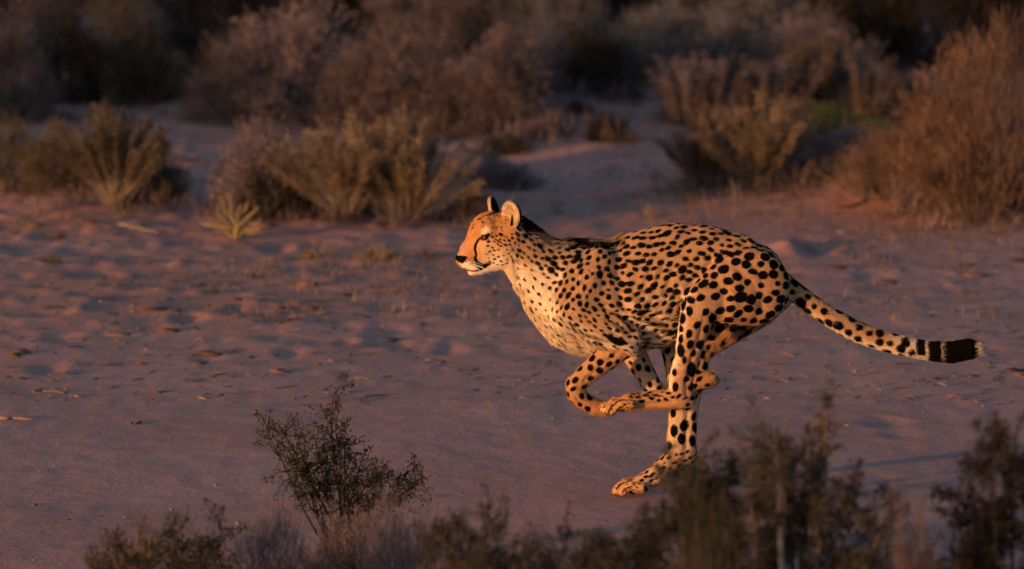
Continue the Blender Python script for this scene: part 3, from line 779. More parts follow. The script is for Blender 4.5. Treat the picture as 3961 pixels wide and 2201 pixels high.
# ------------------------------------------------------------------ shrubs
def slivers(mb_v, mb_f, P, D, L, Wd, rs, off, bend=0.0):
    """thin leaf blades: one kite quad each"""
    n_ = len(P)
    r = rs.normal(size=(n_, 3)); u = np.cross(D, r); u /= np.linalg.norm(u, axis=1)[:, None] + 1e-9
    mid = P + D * (L * .5)[:, None] + r * (bend * L)[:, None]
    tip = P + D * L[:, None]
    v = np.stack([P, mid + u * Wd[:, None], tip, mid - u * Wd[:, None]], 1).reshape(-1, 3)
    f = np.arange(n_ * 4).reshape(-1, 4) + off
    mb_v.append(v); mb_f.append(f); return n_ * 4
def unit(a): return a / (np.linalg.norm(a, axis=1)[:, None] + 1e-9)

def dome_shrub(name, seed, clusters=230, per=46, up=.5, wisp=.35, gap=.55, lw=.0035, ll=.06, stems=46, sig=.05, hollow=.45, flat_=1.0):
    """rounded dry shrub, radius .5 and height 1, a shell of fine twiglets on radiating stems"""
    rs = np.random.RandomState(seed)
    d = unit(rs.normal(size=(clusters * 4, 3))); d[:, 2] = np.abs(d[:, 2]) * 1.0 - .05
    lob = noise3(d[:, 0] * 2.3 + seed, d[:, 1] * 2.3, d[:, 2] * 2.3, seed)
    keep = lob > -gap + rs.uniform(-.25, .25, len(d)); d = d[keep][:clusters]; lob = lob[keep][:clusters]
    rad = (hollow + (1 - hollow) * rs.uniform(0, 1, len(d)) ** .55) * (.88 + .24 * lob)
    c = d * rad[:, None] * np.array([.5, .5, .95 * flat_]); c[:, 2] = np.maximum(c[:, 2], .03)
    br = MB()
    for i in rs.permutation(len(c))[:stems]:
        b0 = np.array([rs.normal() * .05, rs.normal() * .05, -.03])
        mid = b0 * .4 + c[i] * .55 + np.array([0, 0, -.06]) + rs.normal(size=3) * .03
        br.add(*tube([b0, (b0 + mid) / 2 + rs.normal(size=3) * .012, mid, c[i]], [.011, .008, .006, .002], 4))
    vv, ff, off = [], [], 0
    P = np.repeat(c, per, 0) + rs.normal(size=(len(c) * per, 3)) * sig * np.array([1, 1, 1.2])
    out = unit(np.repeat(d, per, 0)); D = unit(out * .6 + np.array([0, 0, up]) + rs.normal(size=P.shape) * .55)
    L = ll * rs.uniform(.5, 1.4, len(P)); off += slivers(vv, ff, P, D, L, np.full(len(P), lw) * rs.uniform(.6, 1.5, len(P)), rs, off, .08)
    # wisps reaching past the shell
    nw = int(clusters * wisp * 5)
    j = rs.randint(0, len(c), nw); P = c[j] + rs.normal(size=(nw, 3)) * sig
    D = unit(d[j] * .5 + np.array([0, 0, up + .3]) + rs.normal(size=P.shape) * .35)
    off += slivers(vv, ff, P, D, ll * rs.uniform(1.2, 2.8, nw), np.full(nw, lw * .55), rs, off, .1)
    return br.mesh(name + '_branches'), np_mesh(name + '_foliage', np.concatenate(vv), np.concatenate(ff), False)

def fan_shrub(name, seed, stems=60, ang=48, per=190, base=.10, ll=.045, lw=.0032, low=.45, spread=.035, curve=.25):
    """stems fanning up from a narrow foot, bare below and feathery above"""
    rs = np.random.RandomState(seed); br = MB(); vv, ff, off = [], [], 0
    for i in range(stems):
        a = rs.uniform(0, 2 * math.pi); th = R(ang) * rs.uniform(0, 1) ** .7
        ln = rs.uniform(.68, 1.06) / max(.55, math.cos(th) ** .4)
        d = np.array([math.sin(th) * math.cos(a), math.sin(th) * math.sin(a), math.cos(th)])
        b0 = np.array([math.cos(a), math.sin(a), 0]) * base * rs.uniform(0, 1) + [0, 0, -.02]
        t = np.linspace(0, 1, 7)[:, None]
        pts = b0 + d * ln * t + np.array([0, 0, 1]) * curve * (t ** 2 - t) * math.sin(th) * -1 * .6 + np.cumsum(rs.normal(size=(7, 3)) * .012, 0)
        pts[:, :2] *= .62
        br.add(*tube(pts, np.linspace(.008, .0015, 7), 4))
        k_ = int(per * rs.uniform(.6, 1.2)); u = low + (1 - low) * rs.uniform(0, 1, k_) ** .75
        idx = u * 6; i0 = np.minimum(idx.astype(int), 5); fr_ = (idx - i0)[:, None]
        P = pts[i0] * (1 - fr_) + pts[i0 + 1] * fr_
        sd = unit(rs.normal(size=P.shape)); tg = unit(pts[i0 + 1] - pts[i0])
        P = P + sd * (spread * rs.uniform(0, 1, k_) * (1.25 - .6 * u))[:, None]
        D = unit(tg * .9 + sd * .7 + rs.normal(size=P.shape) * .25)
        off += slivers(vv, ff, P, D, ll * rs.uniform(.5, 1.5, k_), np.full(k_, lw) * rs.uniform(.6, 1.5, k_), rs, off, .05)
    return br.mesh(name + '_branches'), np_mesh(name + '_foliage', np.concatenate(vv), np.concatenate(ff), False)

PROTO = {
    'dome_a': dome_shrub('dome_a', 1), 'dome_b': dome_shrub('dome_b', 2, up=.8, gap=.45, ll=.07, lw=.003), 'dome_c': dome_shrub('dome_c', 3, gap=.3, wisp=.6, sig=.045),
    'wisp_a': dome_shrub('wisp_a', 4, clusters=170, per=40, up=.9, wisp=1.2, ll=.085, lw=.0026, gap=.5, hollow=.3, stems=70),
    'low_a': dome_shrub('low_a', 6, clusters=200, per=50, up=.3, wisp=.5, ll=.05, lw=.0045, gap=.6),
    'fan_a': fan_shrub('fan_a', 7, stems=85, ang=62, per=270, low=.36, spread=.055, ll=.05, lw=.0036), 'fan_b': fan_shrub('fan_b', 8, stems=95, ang=72, per=250, low=.26, spread=.065, ll=.05, lw=.0036),
    'plume_a': fan_shrub('plume_a', 9, stems=64, ang=24, base=.44, per=260, low=.15, spread=.034, ll=.05),
    'plume_b': fan_shrub('plume_b', 10, stems=34, ang=30, base=.30, per=240, low=.35, spread=.034, ll=.05),
}
for bm_, fm_ in PROTO.values():          # every shrub fills radius .5 and height 1
    co = np.empty(len(fm_.vertices) * 3, np.float32); fm_.vertices.foreach_get('co', co); co = co.reshape(-1, 3)
    sx_ = .5 / np.percentile(np.abs(co[:, 0]), 96); sz_ = 1 / np.percentile(co[:, 2], 97)
    for q in (bm_, fm_):
        c_ = np.empty(len(q.vertices) * 3, np.float32); q.vertices.foreach_get('co', c_); c_ = c_.reshape(-1, 3) * [sx_, sx_, sz_]
        q.vertices.foreach_set('co', c_.astype(np.float32).ravel()); q.update()
rsp = np.random.RandomState(77); FEET = []
def shrub(proto, leaf, wood, dx0, dx1, dyt, dyb, label, cat='shrub', name='shrub', depth=1.0, group='dry shrubs behind the track', back=0.0, rz=None):
    g = G2((dx0 + dx1) / 2, dyb); g[1] += back
    dist = math.hypot(g[1] + DIST, CAM_H)
    w = (dx1 - dx0) * K * dist / FPX
    zz = gz(g[0], g[1])
    top = at((dx0 + dx1) / 2 * K, dyt * K, g[1] + .15 * w)[2]
    h = max(.06, top - zz)
    o = thing(name, label, cat, (g[0], g[1], zz - .01), group)
    o.rotation_euler = (0, 0, rsp.uniform(0, 6.28) if rz is None else rz)
    s = w * 1.04
    o.scale = (s, s * depth, h)
    FEET.append((g[0], g[1], w))
    bm, fm = PROTO[proto]
    part('branches', bm, MW[wood], o); part('foliage', fm, MF[leaf], o, 'stuff')
    return o
# back row, darkest and farthest
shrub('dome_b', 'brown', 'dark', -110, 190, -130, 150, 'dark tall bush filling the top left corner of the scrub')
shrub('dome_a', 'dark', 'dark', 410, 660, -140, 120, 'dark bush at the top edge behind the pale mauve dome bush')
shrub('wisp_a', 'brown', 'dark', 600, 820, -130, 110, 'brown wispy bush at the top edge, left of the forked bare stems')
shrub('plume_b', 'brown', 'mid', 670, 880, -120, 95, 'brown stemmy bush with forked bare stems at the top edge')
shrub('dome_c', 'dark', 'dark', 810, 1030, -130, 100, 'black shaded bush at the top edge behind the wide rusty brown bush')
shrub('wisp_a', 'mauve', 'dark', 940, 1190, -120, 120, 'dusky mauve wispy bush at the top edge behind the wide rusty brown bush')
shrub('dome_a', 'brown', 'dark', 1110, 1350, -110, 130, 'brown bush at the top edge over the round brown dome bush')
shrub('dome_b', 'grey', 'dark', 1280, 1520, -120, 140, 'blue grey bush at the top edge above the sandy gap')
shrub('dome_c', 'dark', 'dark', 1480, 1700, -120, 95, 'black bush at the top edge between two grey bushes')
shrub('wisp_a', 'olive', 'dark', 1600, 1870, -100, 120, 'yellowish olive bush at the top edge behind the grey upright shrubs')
shrub('dome_a', 'grey', 'dark', 1780, 2100, -110, 140, 'large grey bush at the top edge left of the shade-black thicket')
shrub('dome_b', 'dark', 'dark', 2010, 2310, -150, 170, 'shade-black tall thicket bush at the top right, left of its twin', back=.5)
shrub('dome_c', 'dark', 'dark', 2220, 2500, -150, 190, 'shade-black tall thicket bush behind the huge rusty bush', back=.5)
shrub('dome_a', 'dark', 'dark', 2400, 2700, -150, 150, 'shade-black tall bush in the top right corner of the scrub')
# second row
shrub('dome_a', 'brown', 'dark', -60, 130, 60, 300, 'dark brown bush at the left edge below the tall corner bush')
shrub('dome_c', 'dark', 'dark', 90, 270, 50, 255, 'very dark bush between the left edge bush and the olive bush')
shrub('dome_b', 'olive', 'mid', 190, 440, 0, 245, 'olive brown bush standing in the shade at upper left')
shrub('fan_b', 'olive', 'mid', 290, 460, 90, 262, 'smaller olive bush in front of the shaded olive brown bush')
shrub('dome_c', 'dark', 'dark', 440, 580, 60, 240, 'shade-black bush in the gap left of the mauve dome bush')
shrub('wisp_a', 'brown', 'dark', 480, 680, 110, 305, 'loose brown bush leaning against the left side of the mauve dome bush')
shrub('dome_a', 'mauve', 'mid', 560, 900, 40, 300, 'big pale mauve dome bush left of the wide rusty brown bush')
shrub('dome_b', 'brown', 'dark', 810, 1170, 75, 312, 'wide rusty brown bush, darkest at its foot, in the middle of the scrub')
shrub('dome_c', 'brown', 'mid', 1120, 1400, 85, 325, 'round brown dome bush at the left side of the sandy gap')
shrub('wisp_a', 'brown', 'dark', 1030, 1240, 150, 330, 'tangled brown bush between the wide rusty bush and the round brown dome')
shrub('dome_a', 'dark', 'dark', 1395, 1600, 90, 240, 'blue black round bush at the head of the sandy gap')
shrub('dome_b', 'grey', 'dark', 1290, 1450, 60, 190, 'slate grey bush behind the blue black round bush')
shrub('wisp_a', 'grey', 'mid', 1540, 1760, 20, 200, 'feathery grey bush right of the blue black round bush')
shrub('dome_c', 'grey', 'mid', 1700, 1960, 40, 215, 'broad feathery grey bush in the centre right scrub')
shrub('wisp_a', 'mauve', 'mid', 1930, 2180, 50, 230, 'pale feathery bush beside the shade-black thicket')
shrub('plume_a', 'mauve', 'mid', 1640, 1860, 150, 312, 'upright mauve shrub with many close stems beside the sandy gap')
shrub('plume_b', 'brown', 'mid', 1800, 2020, 150, 318, 'upright brown shrub behind the orange lit low bush')
shrub('plume_a', 'olive', 'mid', 1990, 2130, 100, 310, 'tall tan shrub with separate upright plumes')
shrub('plume_b', 'brown', 'mid', 2110, 2260, 150, 330, 'brown plumed shrub left of the huge rusty bush')
shrub('dome_c', 'dark', 'dark', 2130, 2330, 170, 305, 'dark green black bush in the hollow left of the huge rusty bush')
shrub('dome_b', 'rust', 'mid', 2245, 2560, 140, 475, 'huge rusty bush on the red bank at the right edge', depth=.9)
shrub('wisp_a', 'rust', 'mid', 2360, 2680, 85, 540, 'tall loose rusty bush at the right edge, in front of the huge one', depth=.8)
shrub('fan_b', 'rust', 'pale', 2300, 2500, 360, 530, 'low rusty bush with dry stems hanging over the red bank')
shrub('low_a', 'green', 'mid', 2010, 2170, 262, 352, 'small fresh green bush right behind the orange lit low bush')
shrub('low_a', 'green', 'mid', 2110, 2270, 298, 366, 'flat olive green bush beside the huge rusty bush')
shrub('low_a', 'mauve', 'mid', 2000, 2290, 318, 425, 'low twiggy pinkish bush between the orange low bush and the rusty bush')
shrub('fan_b', 'rust', 'mid', 1680, 1860, 285, 470, 'orange lit low bush with upswept twigs, the left half of the pair')
shrub('fan_a', 'gold', 'mid', 1790, 2020, 262, 470, 'orange lit low bush with upswept twigs, the right half of the pair')
shrub('wisp_a', 'rust', 'mid', 2130, 2330, 330, 470, 'low loose rusty twigs at the left foot of the huge rusty bush')
shrub('low_a', 'mauve', 'dark', 1290, 1420, 300, 345, 'low grey twiggy bush in front of the round brown dome bush at the sandy gap')
# middle row
shrub('dome_c', 'olive', 'dark', -70, 110, 310, 480, 'dark olive bush cut by the left edge of the picture')
shrub('low_a', 'olive', 'dark', 60, 230, 320, 482, 'dark olive bush left of the yellow stemmed shrub')
shrub('fan_a', 'olive', 'pale', 190, 400, 292, 520, 'yellow stemmed shrub with a bare leaning foot at left')
shrub('low_a', 'olive', 'dark', 310, 460, 380, 500, 'low olive bush at the right of the yellow stemmed shrub')
shrub('low_a', 'mauve', 'dark', 555, 790, 318, 535, 'pale topped grey bush touching the left of the golden shrub')
shrub('low_a', 'dark', 'dark', 620, 780, 400, 545, 'dark low bush in the shade under the pale topped grey bush')
shrub('fan_a', 'gold', 'pale', 740, 1000, 320, 548, 'golden shrub with pale bare stems, its left half')
shrub('fan_b', 'gold', 'pale', 880, 1185, 312, 552, 'golden shrub with pale bare stems, its right half')
shrub('low_a', 'rust', 'mid', 1140, 1240, 470, 555, 'small reddish tuft at the right foot of the golden shrub')
shrub('low_a', 'grey', 'dark', 1190, 1330, 400, 470, 'flat grey bush right of the golden shrub')
shrub('low_a', 'dark', 'dark', 1478, 1580, 285, 352, 'small black bush lying in the sandy gap')
shrub('low_a', 'dark', 'dark', 1415, 1480, 252, 282, 'tiny black tuft at the far end of the sandy gap')
shrub('low_a', 'olive', 'dark', 1215, 1330, 335, 382, 'small olive tuft in front of the round brown dome bush')
shrub('plume_b', 'straw', 'pale', 1218, 1252, 372, 445, 'slender upright dry stalk in the sand right of the golden shrub', cat='dry plant', name='dry_plant')

# scrub that goes on behind the last separate bushes
rs = np.random.RandomState(64); vv, ff, off = [], [], 0
for i in range(150):
    Yb = 19 + 30 * rs.uniform() ** 1.2; xb = rs.uniform(-1, 1) * (Yb + DIST) * .16; wb, hb = rs.uniform(1.2, 2.6), rs.uniform(.7, 1.35)
    k_ = 170; d = unit(rs.normal(size=(k_, 3))); d[:, 2] = np.abs(d[:, 2])
    c = d * (rs.uniform(.55, 1, k_) * (1 + .2 * noise3(d[:, 0] * 2.5 + i, d[:, 1] * 2.5, d[:, 2] * 2.5, 3)))[:, None] * [wb * .5, wb * .5, hb] + [xb, Yb, gz(xb, Yb)]
    P = np.repeat(c, 9, 0) + rs.normal(size=(k_ * 9, 3)) * .07; D = unit(np.repeat(d, 9, 0) * .6 + [0, 0, .5] + rs.normal(size=P.shape) * .5)
    off += slivers(vv, ff, P, D, rs.uniform(.06, .17, len(P)), np.full(len(P), .007), rs, off, .08)
far = bpy.data.objects.new('far_scrub', np_mesh('far_scrub', np.concatenate(vv), np.concatenate(ff), False)); COL.objects.link(far); far['kind'] = 'stuff'
far.data.materials.append(foliage_mat('leaf_far', [(.018, .014, .013), (.05, .037, .03), (.10, .072, .055)]))

# ------------------------------------------------------------------ foreground shrubs grown towards measured tips
def tip_shrub(label, Y, base, tips, leaf, wood, seed, per=420, lsz=.011, twigs=9, tl=.10, zs=.16, group='leafy shrubs along the near edge of the track', extra=0, lowu=.7, thick=.006):
    rs = np.random.RandomState(seed)
    b = at(base[0] * K, base[1] * K, Y); b[2] = gz(b[0], Y) - .02
    o = thing('leafy_shrub', label, 'shrub', tuple(b), group)
    br = MB(); vv, ff, off = [], [], 0
    tips = list(tips) + [(x + rs.normal() * 22, y + abs(rs.normal()) * 26) for (x, y) in tips for _ in range(extra)]
    T = [at(x * K, y * K, Y + rs.normal() * zs) - b for (x, y) in tips]
    fork = np.mean(T, 0) * .35
    for tp in T:
        m1 = fork * rs.uniform(.5, 1) + rs.normal(size=3) * .03; m2 = tp * .72 + m1 * .18 + rs.normal(size=3) * .03
        t = np.linspace(0, 1, 9)[:, None]
        pts = (1 - t) ** 3 * 0 + 3 * (1 - t) ** 2 * t * m1 + 3 * (1 - t) * t ** 2 * m2 + t ** 3 * tp + np.cumsum(rs.normal(size=(9, 3)) * .005, 0) * np.minimum(1, np.arange(9))[:, None]
        br.add(*tube(pts, np.linspace(thick, .0018, 9), 4))
        for q in range(twigs):
            u = rs.uniform(lowu, 1.0) * 8; i0 = min(int(u), 7); p0 = pts[i0] + (pts[i0 + 1] - pts[i0]) * (u - i0)
            tg = (pts[i0 + 1] - pts[i0]) / np.linalg.norm(pts[i0 + 1] - pts[i0])
            d = tg * .3 + rs.normal(size=3) * .8 + np.array([0, 0, .25]); d /= np.linalg.norm(d)
            ln = tl * rs.uniform(.35, 1.1); tw = np.array([p0, p0 + d * ln * .5 + rs.normal(size=3) * .008, p0 + d * ln])
            br.add(*tube(tw, [.0028, .0018, .0009], 3))
            k_ = int(per / twigs); s_ = rs.uniform(.1, 1.05, k_)[:, None]
            P = tw[0] * (1 - s_) + tw[2] * s_ + rs.normal(size=(k_, 3)) * .010 * (1.6 - s_)
            D = unit(d + rs.normal(size=P.shape) * .9)
            off += slivers(vv, ff, P, D, lsz * rs.uniform(.6, 1.5, k_), lsz * .22 * rs.uniform(.7, 1.5, k_), rs, off, .1)
    part('branches', br.mesh('branches'), MW[wood], o)
    part('foliage', np_mesh('foliage', np.concatenate(vv), np.concatenate(ff), False), MF[leaf], o, 'stuff')
    return o
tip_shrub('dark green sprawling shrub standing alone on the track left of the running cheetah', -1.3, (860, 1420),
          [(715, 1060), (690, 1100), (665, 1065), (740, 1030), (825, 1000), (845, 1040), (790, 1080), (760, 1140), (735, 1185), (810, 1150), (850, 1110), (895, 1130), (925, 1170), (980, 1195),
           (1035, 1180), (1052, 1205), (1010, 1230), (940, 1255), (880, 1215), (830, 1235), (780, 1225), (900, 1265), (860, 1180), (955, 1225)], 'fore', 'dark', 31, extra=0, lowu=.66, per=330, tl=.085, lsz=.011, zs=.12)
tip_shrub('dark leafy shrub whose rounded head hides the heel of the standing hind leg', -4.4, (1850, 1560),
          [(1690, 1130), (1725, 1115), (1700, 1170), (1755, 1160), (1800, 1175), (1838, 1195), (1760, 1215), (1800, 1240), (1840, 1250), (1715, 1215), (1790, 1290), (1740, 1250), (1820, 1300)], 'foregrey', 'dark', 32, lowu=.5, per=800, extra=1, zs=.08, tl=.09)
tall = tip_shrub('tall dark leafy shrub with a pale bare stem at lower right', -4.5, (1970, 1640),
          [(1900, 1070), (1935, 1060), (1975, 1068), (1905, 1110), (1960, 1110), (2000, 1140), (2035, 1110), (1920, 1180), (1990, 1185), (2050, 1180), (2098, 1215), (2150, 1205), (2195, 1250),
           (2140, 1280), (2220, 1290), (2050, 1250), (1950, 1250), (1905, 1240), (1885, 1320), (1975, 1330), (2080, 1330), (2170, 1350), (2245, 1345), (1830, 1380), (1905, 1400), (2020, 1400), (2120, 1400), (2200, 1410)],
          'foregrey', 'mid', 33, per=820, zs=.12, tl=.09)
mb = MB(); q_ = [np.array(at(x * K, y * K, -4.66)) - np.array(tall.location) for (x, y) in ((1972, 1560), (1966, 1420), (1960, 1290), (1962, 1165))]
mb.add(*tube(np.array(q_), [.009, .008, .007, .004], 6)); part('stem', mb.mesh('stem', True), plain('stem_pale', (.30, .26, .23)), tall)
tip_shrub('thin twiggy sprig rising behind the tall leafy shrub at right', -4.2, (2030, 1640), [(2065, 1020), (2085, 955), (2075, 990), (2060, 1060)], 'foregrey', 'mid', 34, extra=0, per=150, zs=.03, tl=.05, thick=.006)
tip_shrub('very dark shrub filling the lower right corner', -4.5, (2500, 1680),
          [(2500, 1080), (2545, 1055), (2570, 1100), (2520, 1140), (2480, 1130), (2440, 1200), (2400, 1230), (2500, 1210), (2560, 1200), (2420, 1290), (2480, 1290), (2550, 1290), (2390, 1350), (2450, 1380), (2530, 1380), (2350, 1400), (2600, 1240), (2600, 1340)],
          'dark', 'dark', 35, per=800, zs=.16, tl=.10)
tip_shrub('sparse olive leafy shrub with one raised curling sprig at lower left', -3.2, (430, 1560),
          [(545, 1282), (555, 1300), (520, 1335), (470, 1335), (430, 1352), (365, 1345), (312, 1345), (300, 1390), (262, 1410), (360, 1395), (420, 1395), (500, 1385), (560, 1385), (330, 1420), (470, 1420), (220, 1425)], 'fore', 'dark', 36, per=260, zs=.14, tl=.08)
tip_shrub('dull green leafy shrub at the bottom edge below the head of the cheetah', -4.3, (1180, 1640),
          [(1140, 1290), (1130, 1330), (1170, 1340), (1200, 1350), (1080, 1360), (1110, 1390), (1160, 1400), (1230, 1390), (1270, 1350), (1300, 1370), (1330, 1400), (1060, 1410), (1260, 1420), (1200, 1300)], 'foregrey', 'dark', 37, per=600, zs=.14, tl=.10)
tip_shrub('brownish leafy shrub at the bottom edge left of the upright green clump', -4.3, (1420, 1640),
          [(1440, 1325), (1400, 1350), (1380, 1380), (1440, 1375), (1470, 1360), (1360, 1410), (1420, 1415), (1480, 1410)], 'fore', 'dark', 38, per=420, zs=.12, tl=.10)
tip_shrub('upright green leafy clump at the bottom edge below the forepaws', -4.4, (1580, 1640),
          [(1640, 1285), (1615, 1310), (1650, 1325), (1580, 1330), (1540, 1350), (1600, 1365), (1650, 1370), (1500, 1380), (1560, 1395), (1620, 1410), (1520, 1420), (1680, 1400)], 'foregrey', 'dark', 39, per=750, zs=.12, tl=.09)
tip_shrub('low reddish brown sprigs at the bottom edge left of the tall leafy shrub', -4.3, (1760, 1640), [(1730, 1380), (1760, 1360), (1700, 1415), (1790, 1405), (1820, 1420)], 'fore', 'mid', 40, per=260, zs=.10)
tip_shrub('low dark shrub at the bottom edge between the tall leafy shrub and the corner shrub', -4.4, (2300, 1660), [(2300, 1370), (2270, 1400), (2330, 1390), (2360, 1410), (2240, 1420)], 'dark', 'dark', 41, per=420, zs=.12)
# grey wispy dead brush along the bottom edge
def brush(label, Y, dx0, dx1, dyt, leaf, proto):
    c = at((dx0 + dx1) / 2 * K, 1431 * K, Y); zz = gz(c[0], Y)
    top = at((dx0 + dx1) / 2 * K, dyt * K, Y)[2]; w = (dx1 - dx0) * K * (Y + DIST) / FPX
    o = thing('dry_brush', label, 'dry brush', (c[0], Y, zz - .01), 'dry brush along the bottom edge'); o.scale = (w * 1.1, w * .7, top - zz); o.rotation_euler = (0, 0, rsp.uniform(0, 6.28))
    bm, fm = PROTO[proto]; part('branches', bm, MW['mid'], o); part('foliage', fm, MF[leaf], o, 'stuff')
brush('grey mauve dead brush at the bottom edge right of the olive leafy shrub', -2.6, 540, 800, 1315, 'mauve', 'wisp_a')
brush('pale dry brush at the bottom edge under the sprawling dark green shrub', -2.2, 740, 1010, 1318, 'mauve', 'fan_b')
brush('pale wispy dry brush at the bottom edge right of the sprawling dark green shrub', -2.5, 890, 1130, 1290, 'mauve', 'wisp_a')
brush('low brown dry brush at the bottom edge among the olive leafy sprigs', -2.9, 240, 620, 1350, 'olive', 'wisp_a')
brush('brown tangled dry brush at the bottom edge left of the olive leafy shrub', -2.7, 150, 380, 1385, 'brown', 'dome_c')
brush('grey wispy brush at the bottom edge between two green leafy shrubs', -3.9, 1230, 1440, 1370, 'mauve', 'wisp_a')
brush('grey brown wispy brush at the bottom edge in front of the tall leafy shrub', -4.8, 1640, 1880, 1350, 'foregrey', 'wisp_a')
brush('dark wispy brush at the bottom edge left of the dark corner shrub', -4.8, 2180, 2420, 1345, 'brown', 'wisp_a')

# ------------------------------------------------------------------ small plants, stone, litter
# unseen taller scrub added beyond the left edge, on the sun side, for shade
rs = np.random.RandomState(65); vv, ff, off = [], [], 0
for i in range(46):
    u = rs.uniform(); xb = -7.0 - 8 * u + rs.normal() * .8; Yb = rs.uniform(8, 15); wb, hb = rs.uniform(1.6, 2.8), rs.uniform(.8, 1.5)
    k_ = 260; d = unit(rs.normal(size=(k_, 3))); d[:, 2] = np.abs(d[:, 2])
    c = d * (rs.uniform(.4, 1, k_) * (1 + .2 * noise3(d[:, 0] * 2.5 + i, d[:, 1] * 2.5, d[:, 2] * 2.5, 3)))[:, None] * [wb * .5, wb * .5, hb] + [xb, Yb, gz(xb, Yb)]
    P = np.repeat(c, 10, 0) + rs.normal(size=(k_ * 10, 3)) * .07; D = unit(np.repeat(d, 10, 0) * .6 + [0, 0, .5] + rs.normal(size=P.shape) * .5)
    off += slivers(vv, ff, P, D, rs.uniform(.07, .18, len(P)), np.full(len(P), .010), rs, off, .08)
side = bpy.data.objects.new('side_scrub', np_mesh('side_scrub', np.concatenate(vv), np.concatenate(ff), False)); COL.objects.link(side); side['kind'] = 'stuff'
side.data.materials.append(MF['brown'])
def twig_plant():
    rs = np.random.RandomState(3); g = G2(592, 600); o = thing('succulent', 'pale yellow branching succulent standing in front of the grey bush', 'plant', (g[0], g[1], gz(g[0], g[1]) - .01))
    dist = math.hypot(g[1] + DIST, CAM_H); s = K * dist / FPX
    for (tx, ty) in [(-95, 45), (-70, 62), (-45, 70), (-20, 120), (-8, 85), (15, 95), (35, 100), (62, 88), (68, 60), (60, 25), (70, 42), (-50, 30), (25, 60), (48, 75), (-30, 95)]:
        tp = np.array([tx * s, rs.normal() * .05, ty * s]); mid = tp * .5 + np.array([-tx * s * .12, 0, .02])
        mb = MB(); mb.add(*tube([[0, 0, 0], mid * .5, mid, tp * .85 + rs.normal(size=3) * .004, tp], [.009, .008, .0075, .0065, .003], 6))
        part('branch', mb.mesh('branch', True), M_SUCC, o)
    mb = MB(); mb.add(*tube([[0, 0, -.02], [.003, 0, .03], [0, .0, .07]], [.02, .017, .008], 7)); part('stem', mb.mesh('stem', True), M_SUCC, o)
M_SUCC = plain('succulent', (.21, .155, .085), .7)
twig_plant()
def tuft(dx, dy, w, h, label, leaf='straw', n_=160, seed=1):
    rs = np.random.RandomState(seed); g = G2(dx, dy); dist = math.hypot(g[1] + DIST, CAM_H); s = K * dist / FPX
    o = thing('grass_tuft', label, 'grass tuft', (g[0], g[1], gz(g[0], g[1])), 'dry grass tufts on the sand')
    a = rs.uniform(0, 6.28, n_); th = R(60) * rs.uniform(0, 1, n_) ** .8
    D = np.stack([np.sin(th) * np.cos(a), np.sin(th) * np.sin(a), np.cos(th)], 1); D[:, 0] *= w / h; D = unit(D)
    P = np.stack([rs.normal(size=n_) * w * s * .16, rs.normal(size=n_) * .03, np.full(n_, -.005)], 1)
    vv, ff = [], []; slivers(vv, ff, P, D, h * s * rs.uniform(.45, 1.15, n_), np.full(n_, .0022), rs, 0, .12)
    part('blades', np_mesh('blades', vv[0], ff[0], False), MF[leaf], o, 'stuff')
tuft(950, 655, 110, 55, 'orange lit dry grass tuft in front of the face of the cheetah', 'straw', 240, 1)
tuft(785, 650, 90, 32, 'low pale dry tuft left of the orange lit tuft', 'straw', 130, 2)
tuft(1080, 650, 60, 45, 'thin brown tuft just left of the nose of the cheetah', 'brown', 70, 3)
tuft(985, 560, 24, 45, 'single dry stalk in the sand under the golden shrub', 'straw', 12, 4)
tuft(1395, 535, 40, 75, 'thin reddish stalks standing behind the neck of the cheetah', 'straw', 16, 5)
tuft(640, 700, 60, 25, 'small brown tuft on the lumpy sand below the succulent', 'brown', 60, 6)
tuft(130, 660, 80, 30, 'dark flat tuft on the lumpy sand at the far left', 'olive', 90, 7)
tuft(500, 720, 70, 22, 'flat olive tuft in the middle of the lumpy sand at left', 'olive', 80, 8)
tuft(60, 575, 40, 60, 'thin dry stalks at the left edge below the dark olive bush', 'straw', 24, 9)
tuft(1640, 545, 90, 32, 'pale dry tuft on the sand behind the back of the cheetah', 'straw', 80, 10)
tuft(1745, 505, 120, 40, 'low straw tuft at the foot of the orange lit low bush', 'straw', 110, 11)

# dry undergrowth round the feet of the shrubs
rs = np.random.RandomState(123); vv, ff, off = [], [], 0
for (fx, fy, fw) in FEET:
    nc = int(9 + 26 * fw)
    a = rs.uniform(0, 2 * math.pi, nc); r_ = fw * (.32 + .36 * np.abs(rs.normal(size=nc)))
    cx, cy = fx + r_ * np.cos(a), fy + r_ * np.sin(a) * .8
    hh = rs.uniform(.03, .15, nc) ** 1.0 * rs.choice([.5, 1.0, 1.3], nc)
    k_ = 26
    P = np.repeat(np.stack([cx, cy, hgt(cx, cy)], 1), k_, 0) + rs.normal(size=(nc * k_, 3)) * [.035, .035, 0]
    D = unit(rs.normal(size=P.shape) * .45 + np.repeat(rs.normal(size=(nc, 3)) * .35, k_, 0) + [0, 0, 1.0]); D[:, 2] = np.abs(D[:, 2])
    off += slivers(vv, ff, P, D, np.repeat(hh, k_) * rs.uniform(.5, 1.5, len(P)), np.full(len(P), .0028), rs, off, .12)
ug = bpy.data.objects.new('undergrowth', np_mesh('undergrowth', np.concatenate(vv), np.concatenate(ff), False)); COL.objects.link(ug); ug['kind'] = 'stuff'
ug.data.materials.append(foliage_mat('undergrowth', [(.07, .048, .042), (.16, .115, .10), (.30, .22, .19)], .2))

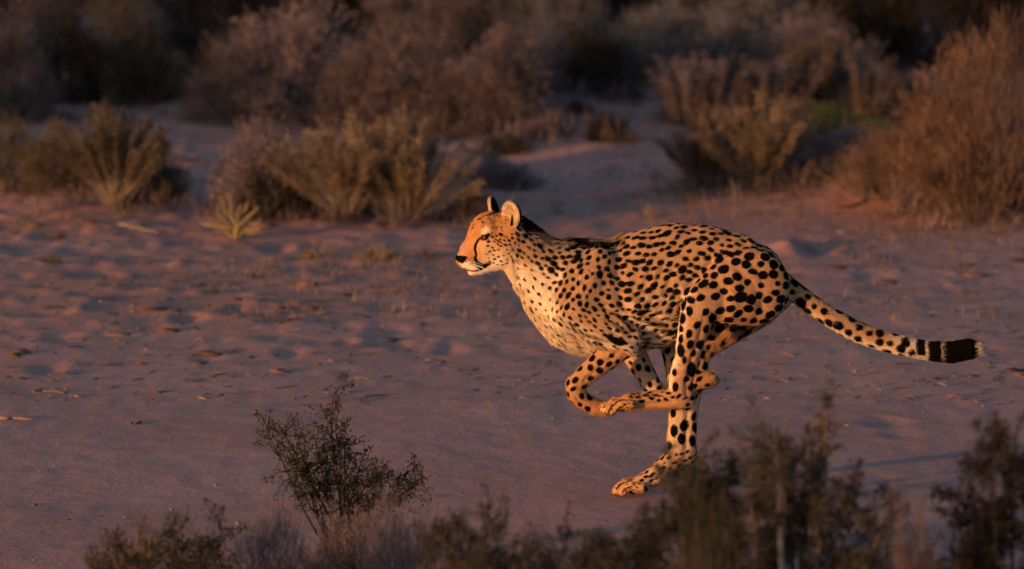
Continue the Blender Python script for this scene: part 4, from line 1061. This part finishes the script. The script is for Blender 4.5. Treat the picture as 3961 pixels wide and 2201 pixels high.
# broken stone with a hollow beside it
def stone(dx, dy, w, h, label, col, seed, cat='stone'):
    rs = np.random.RandomState(seed); g = G2(dx, dy); dist = math.hypot(g[1] + DIST, CAM_H); s = K * dist / FPX
    v, f = ico((0, 0, 0), (w * s * .5, w * s * .38, h * s), 8)
    v = v * (1 + .22 * noise3(v[:, 0:1] * 14, v[:, 1:2] * 14, v[:, 2:3] * 14, seed))
    v[:, 2] = np.maximum(v[:, 2], -.02)
    o = bpy.data.objects.new('stone', np_mesh('stone', v, f)); COL.objects.link(o); o.location = (g[0], g[1], gz(g[0], g[1]))
    o['label'] = label; o['category'] = cat; o['group'] = 'stones on the sand'
    o.data.materials.append(plain('stone', col, .9))
stone(2293, 470, 30, 14, 'small pinkish white stone at the foot of the rusty bush', (.55, .42, .36), 1)
stone(1245, 722, 12, 5, 'tiny grey stone on the sand below the chin of the cheetah', (.3, .24, .2), 2)
stone(1750, 1270, 12, 4, 'tiny brown stone on the track near the standing paw', (.25, .18, .14), 5)
def stick(dx0, dy0, dx1, dy1, r, label, col=(.30, .22, .17), seed=0):
    rs = np.random.RandomState(seed); a, b_ = G2(dx0, dy0), G2(dx1, dy1)
    t = np.linspace(0, 1, 7)[:, None]; p = a + (b_ - a) * t + rs.normal(size=(7, 3)) * .02 * np.array([.5, 1, 0])
    p[:, 2] = hgt(p[:, 0], p[:, 1]) + r * .7
    c = p.mean(0); v, f = tube(p - c, np.linspace(r, r * .4, 7), 5)
    o = bpy.data.objects.new('stick', np_mesh('stick', v, f)); COL.objects.link(o); o.location = c
    o['label'] = label; o['category'] = 'stick'; o['group'] = 'sticks lying on the sand'; o.data.materials.append(plain('stick', col, .85))
stick(500, 563, 640, 582, .007, 'long pale stick lying on the sand left of the succulent', seed=1)
stick(300, 565, 400, 585, .007, 'pale bent stick lying below the yellow stemmed shrub', seed=2)
stick(430, 400, 520, 412, .016, 'dark branch lying on the sand right of the yellow stemmed shrub', (.05, .035, .03), 3)
stick(0, 1055, 80, 1057, .008, 'tan stick lying on the track at the left edge', (.28, .17, .11), 4)
stick(330, 1066, 365, 1064, .006, 'short dark twig lying on the track at left', (.06, .05, .045), 5)
stick(2110, 525, 2240, 490, .010, 'dark root running along the top of the red bank', (.07, .035, .025), 6)

# loose litter: twig bits, pebbles, dead leaves and thin grass that nobody could count
rs = np.random.RandomState(99)
mb = MB(); nl = 5200
lx = rs.uniform(-5, 5, nl); ly = 2.2 + 14 * rs.uniform(0, 1, nl) ** 1.3
few = rs.uniform(0, 1, nl) < .025; ly[few] = rs.uniform(-2.6, 3, few.sum())
lz = hgt(lx, ly)
for i in range(nl):
    a = rs.uniform(0, math.pi); ln = .012 + .05 * rs.uniform() ** 3; d = np.array([math.cos(a), math.sin(a), rs.uniform(-.1, .25)])
    p = np.array([lx[i], ly[i], lz[i] + .002]); r_ = rs.uniform(.0015, .004)
    if few[i]: ln *= .6; r_ *= .7
    mb.add(*tube([p - d * ln, p + rs.normal(size=3) * .004, p + d * ln], [r_, r_ * 1.2, r_ * .6], 3))
lit = bpy.data.objects.new('twig_litter', mb.mesh('twig_litter')); COL.objects.link(lit); lit['kind'] = 'stuff'
lit.data.materials.append(foliage_mat('litter', [(.05, .03, .02), (.15, .095, .065), (.32, .23, .17)], .0))
mb = MB()
npb = 900; qx = rs.uniform(-4, 4, npb); qy = -2.5 + 15 * rs.uniform(0, 1, npb) ** .9; qz = hgt(qx, qy)
bv, bf = ico((0, 0, 0), (1, 1, .6), 3)
for i in range(npb):
    r_ = .003 + .009 * rs.uniform() ** 5
    mb.add(bv * r_ * (1 + .25 * rs.normal(size=(len(bv), 1))) + np.array([qx[i], qy[i], qz[i] + r_ * .2]), bf)
pb = bpy.data.objects.new('gravel', mb.mesh('gravel', True)); COL.objects.link(pb); pb['kind'] = 'stuff'
pb.data.materials.append(foliage_mat('pebble', [(.12, .08, .065), (.22, .14, .115), (.34, .23, .19)], .0))
mb = MB(); ncl = 1100
for i in range(ncl):
    cx = rs.uniform(-5, 5); cy = 2.8 + 13 * rs.uniform() ** 1.2
    if noise2(np.array([cx * .9]), np.array([cy * .6]), 71)[0] < rs.uniform(-.35, .5) + .12 * (cx > 0): continue
    r_ = .008 + .034 * rs.uniform() ** 2.6
    v = bv * [r_ * rs.uniform(1, 2.2), r_ * rs.uniform(.8, 1.4), r_ * .42] * (1 + .3 * rs.normal(size=(len(bv), 1)))
    mb.add(v + np.array([cx, cy, gz(cx, cy) + r_ * .1]), bf)
cl = bpy.data.objects.new('clods', mb.mesh('clods', True)); COL.objects.link(cl); cl['kind'] = 'stuff'
cl.data.materials.append(foliage_mat('clod', [(.06, .035, .028), (.12, .07, .055), (.24, .135, .105)], .0))
vv, ff, off = [], [], 0
ng = 9000; qx = rs.uniform(-5.5, 5.5, ng); qy = 4.5 + 13 * rs.uniform(0, 1, ng); kp = noise2(qx * 1.1, qy * .8, 55) + .4 * noise2(qx * 4, qy * 3, 56) > .12
qx, qy = qx[kp], qy[kp]
P = np.stack([qx, qy, hgt(qx, qy)], 1); P = np.repeat(P, 5, 0) + rs.normal(size=(len(P) * 5, 3)) * [.03, .03, 0]
D = unit(rs.normal(size=P.shape) * .55 + [0, 0, 1.0])
slivers(vv, ff, P, D, rs.uniform(.02, .075, len(P)), np.full(len(P), .0022), rs, 0, .1)
gr = bpy.data.objects.new('dry_grass', np_mesh('dry_grass', vv[0], ff[0], False)); COL.objects.link(gr); gr['kind'] = 'stuff'
gr.data.materials.append(foliage_mat('grass', [(.09, .055, .04), (.20, .13, .09), (.34, .24, .17)], .2))
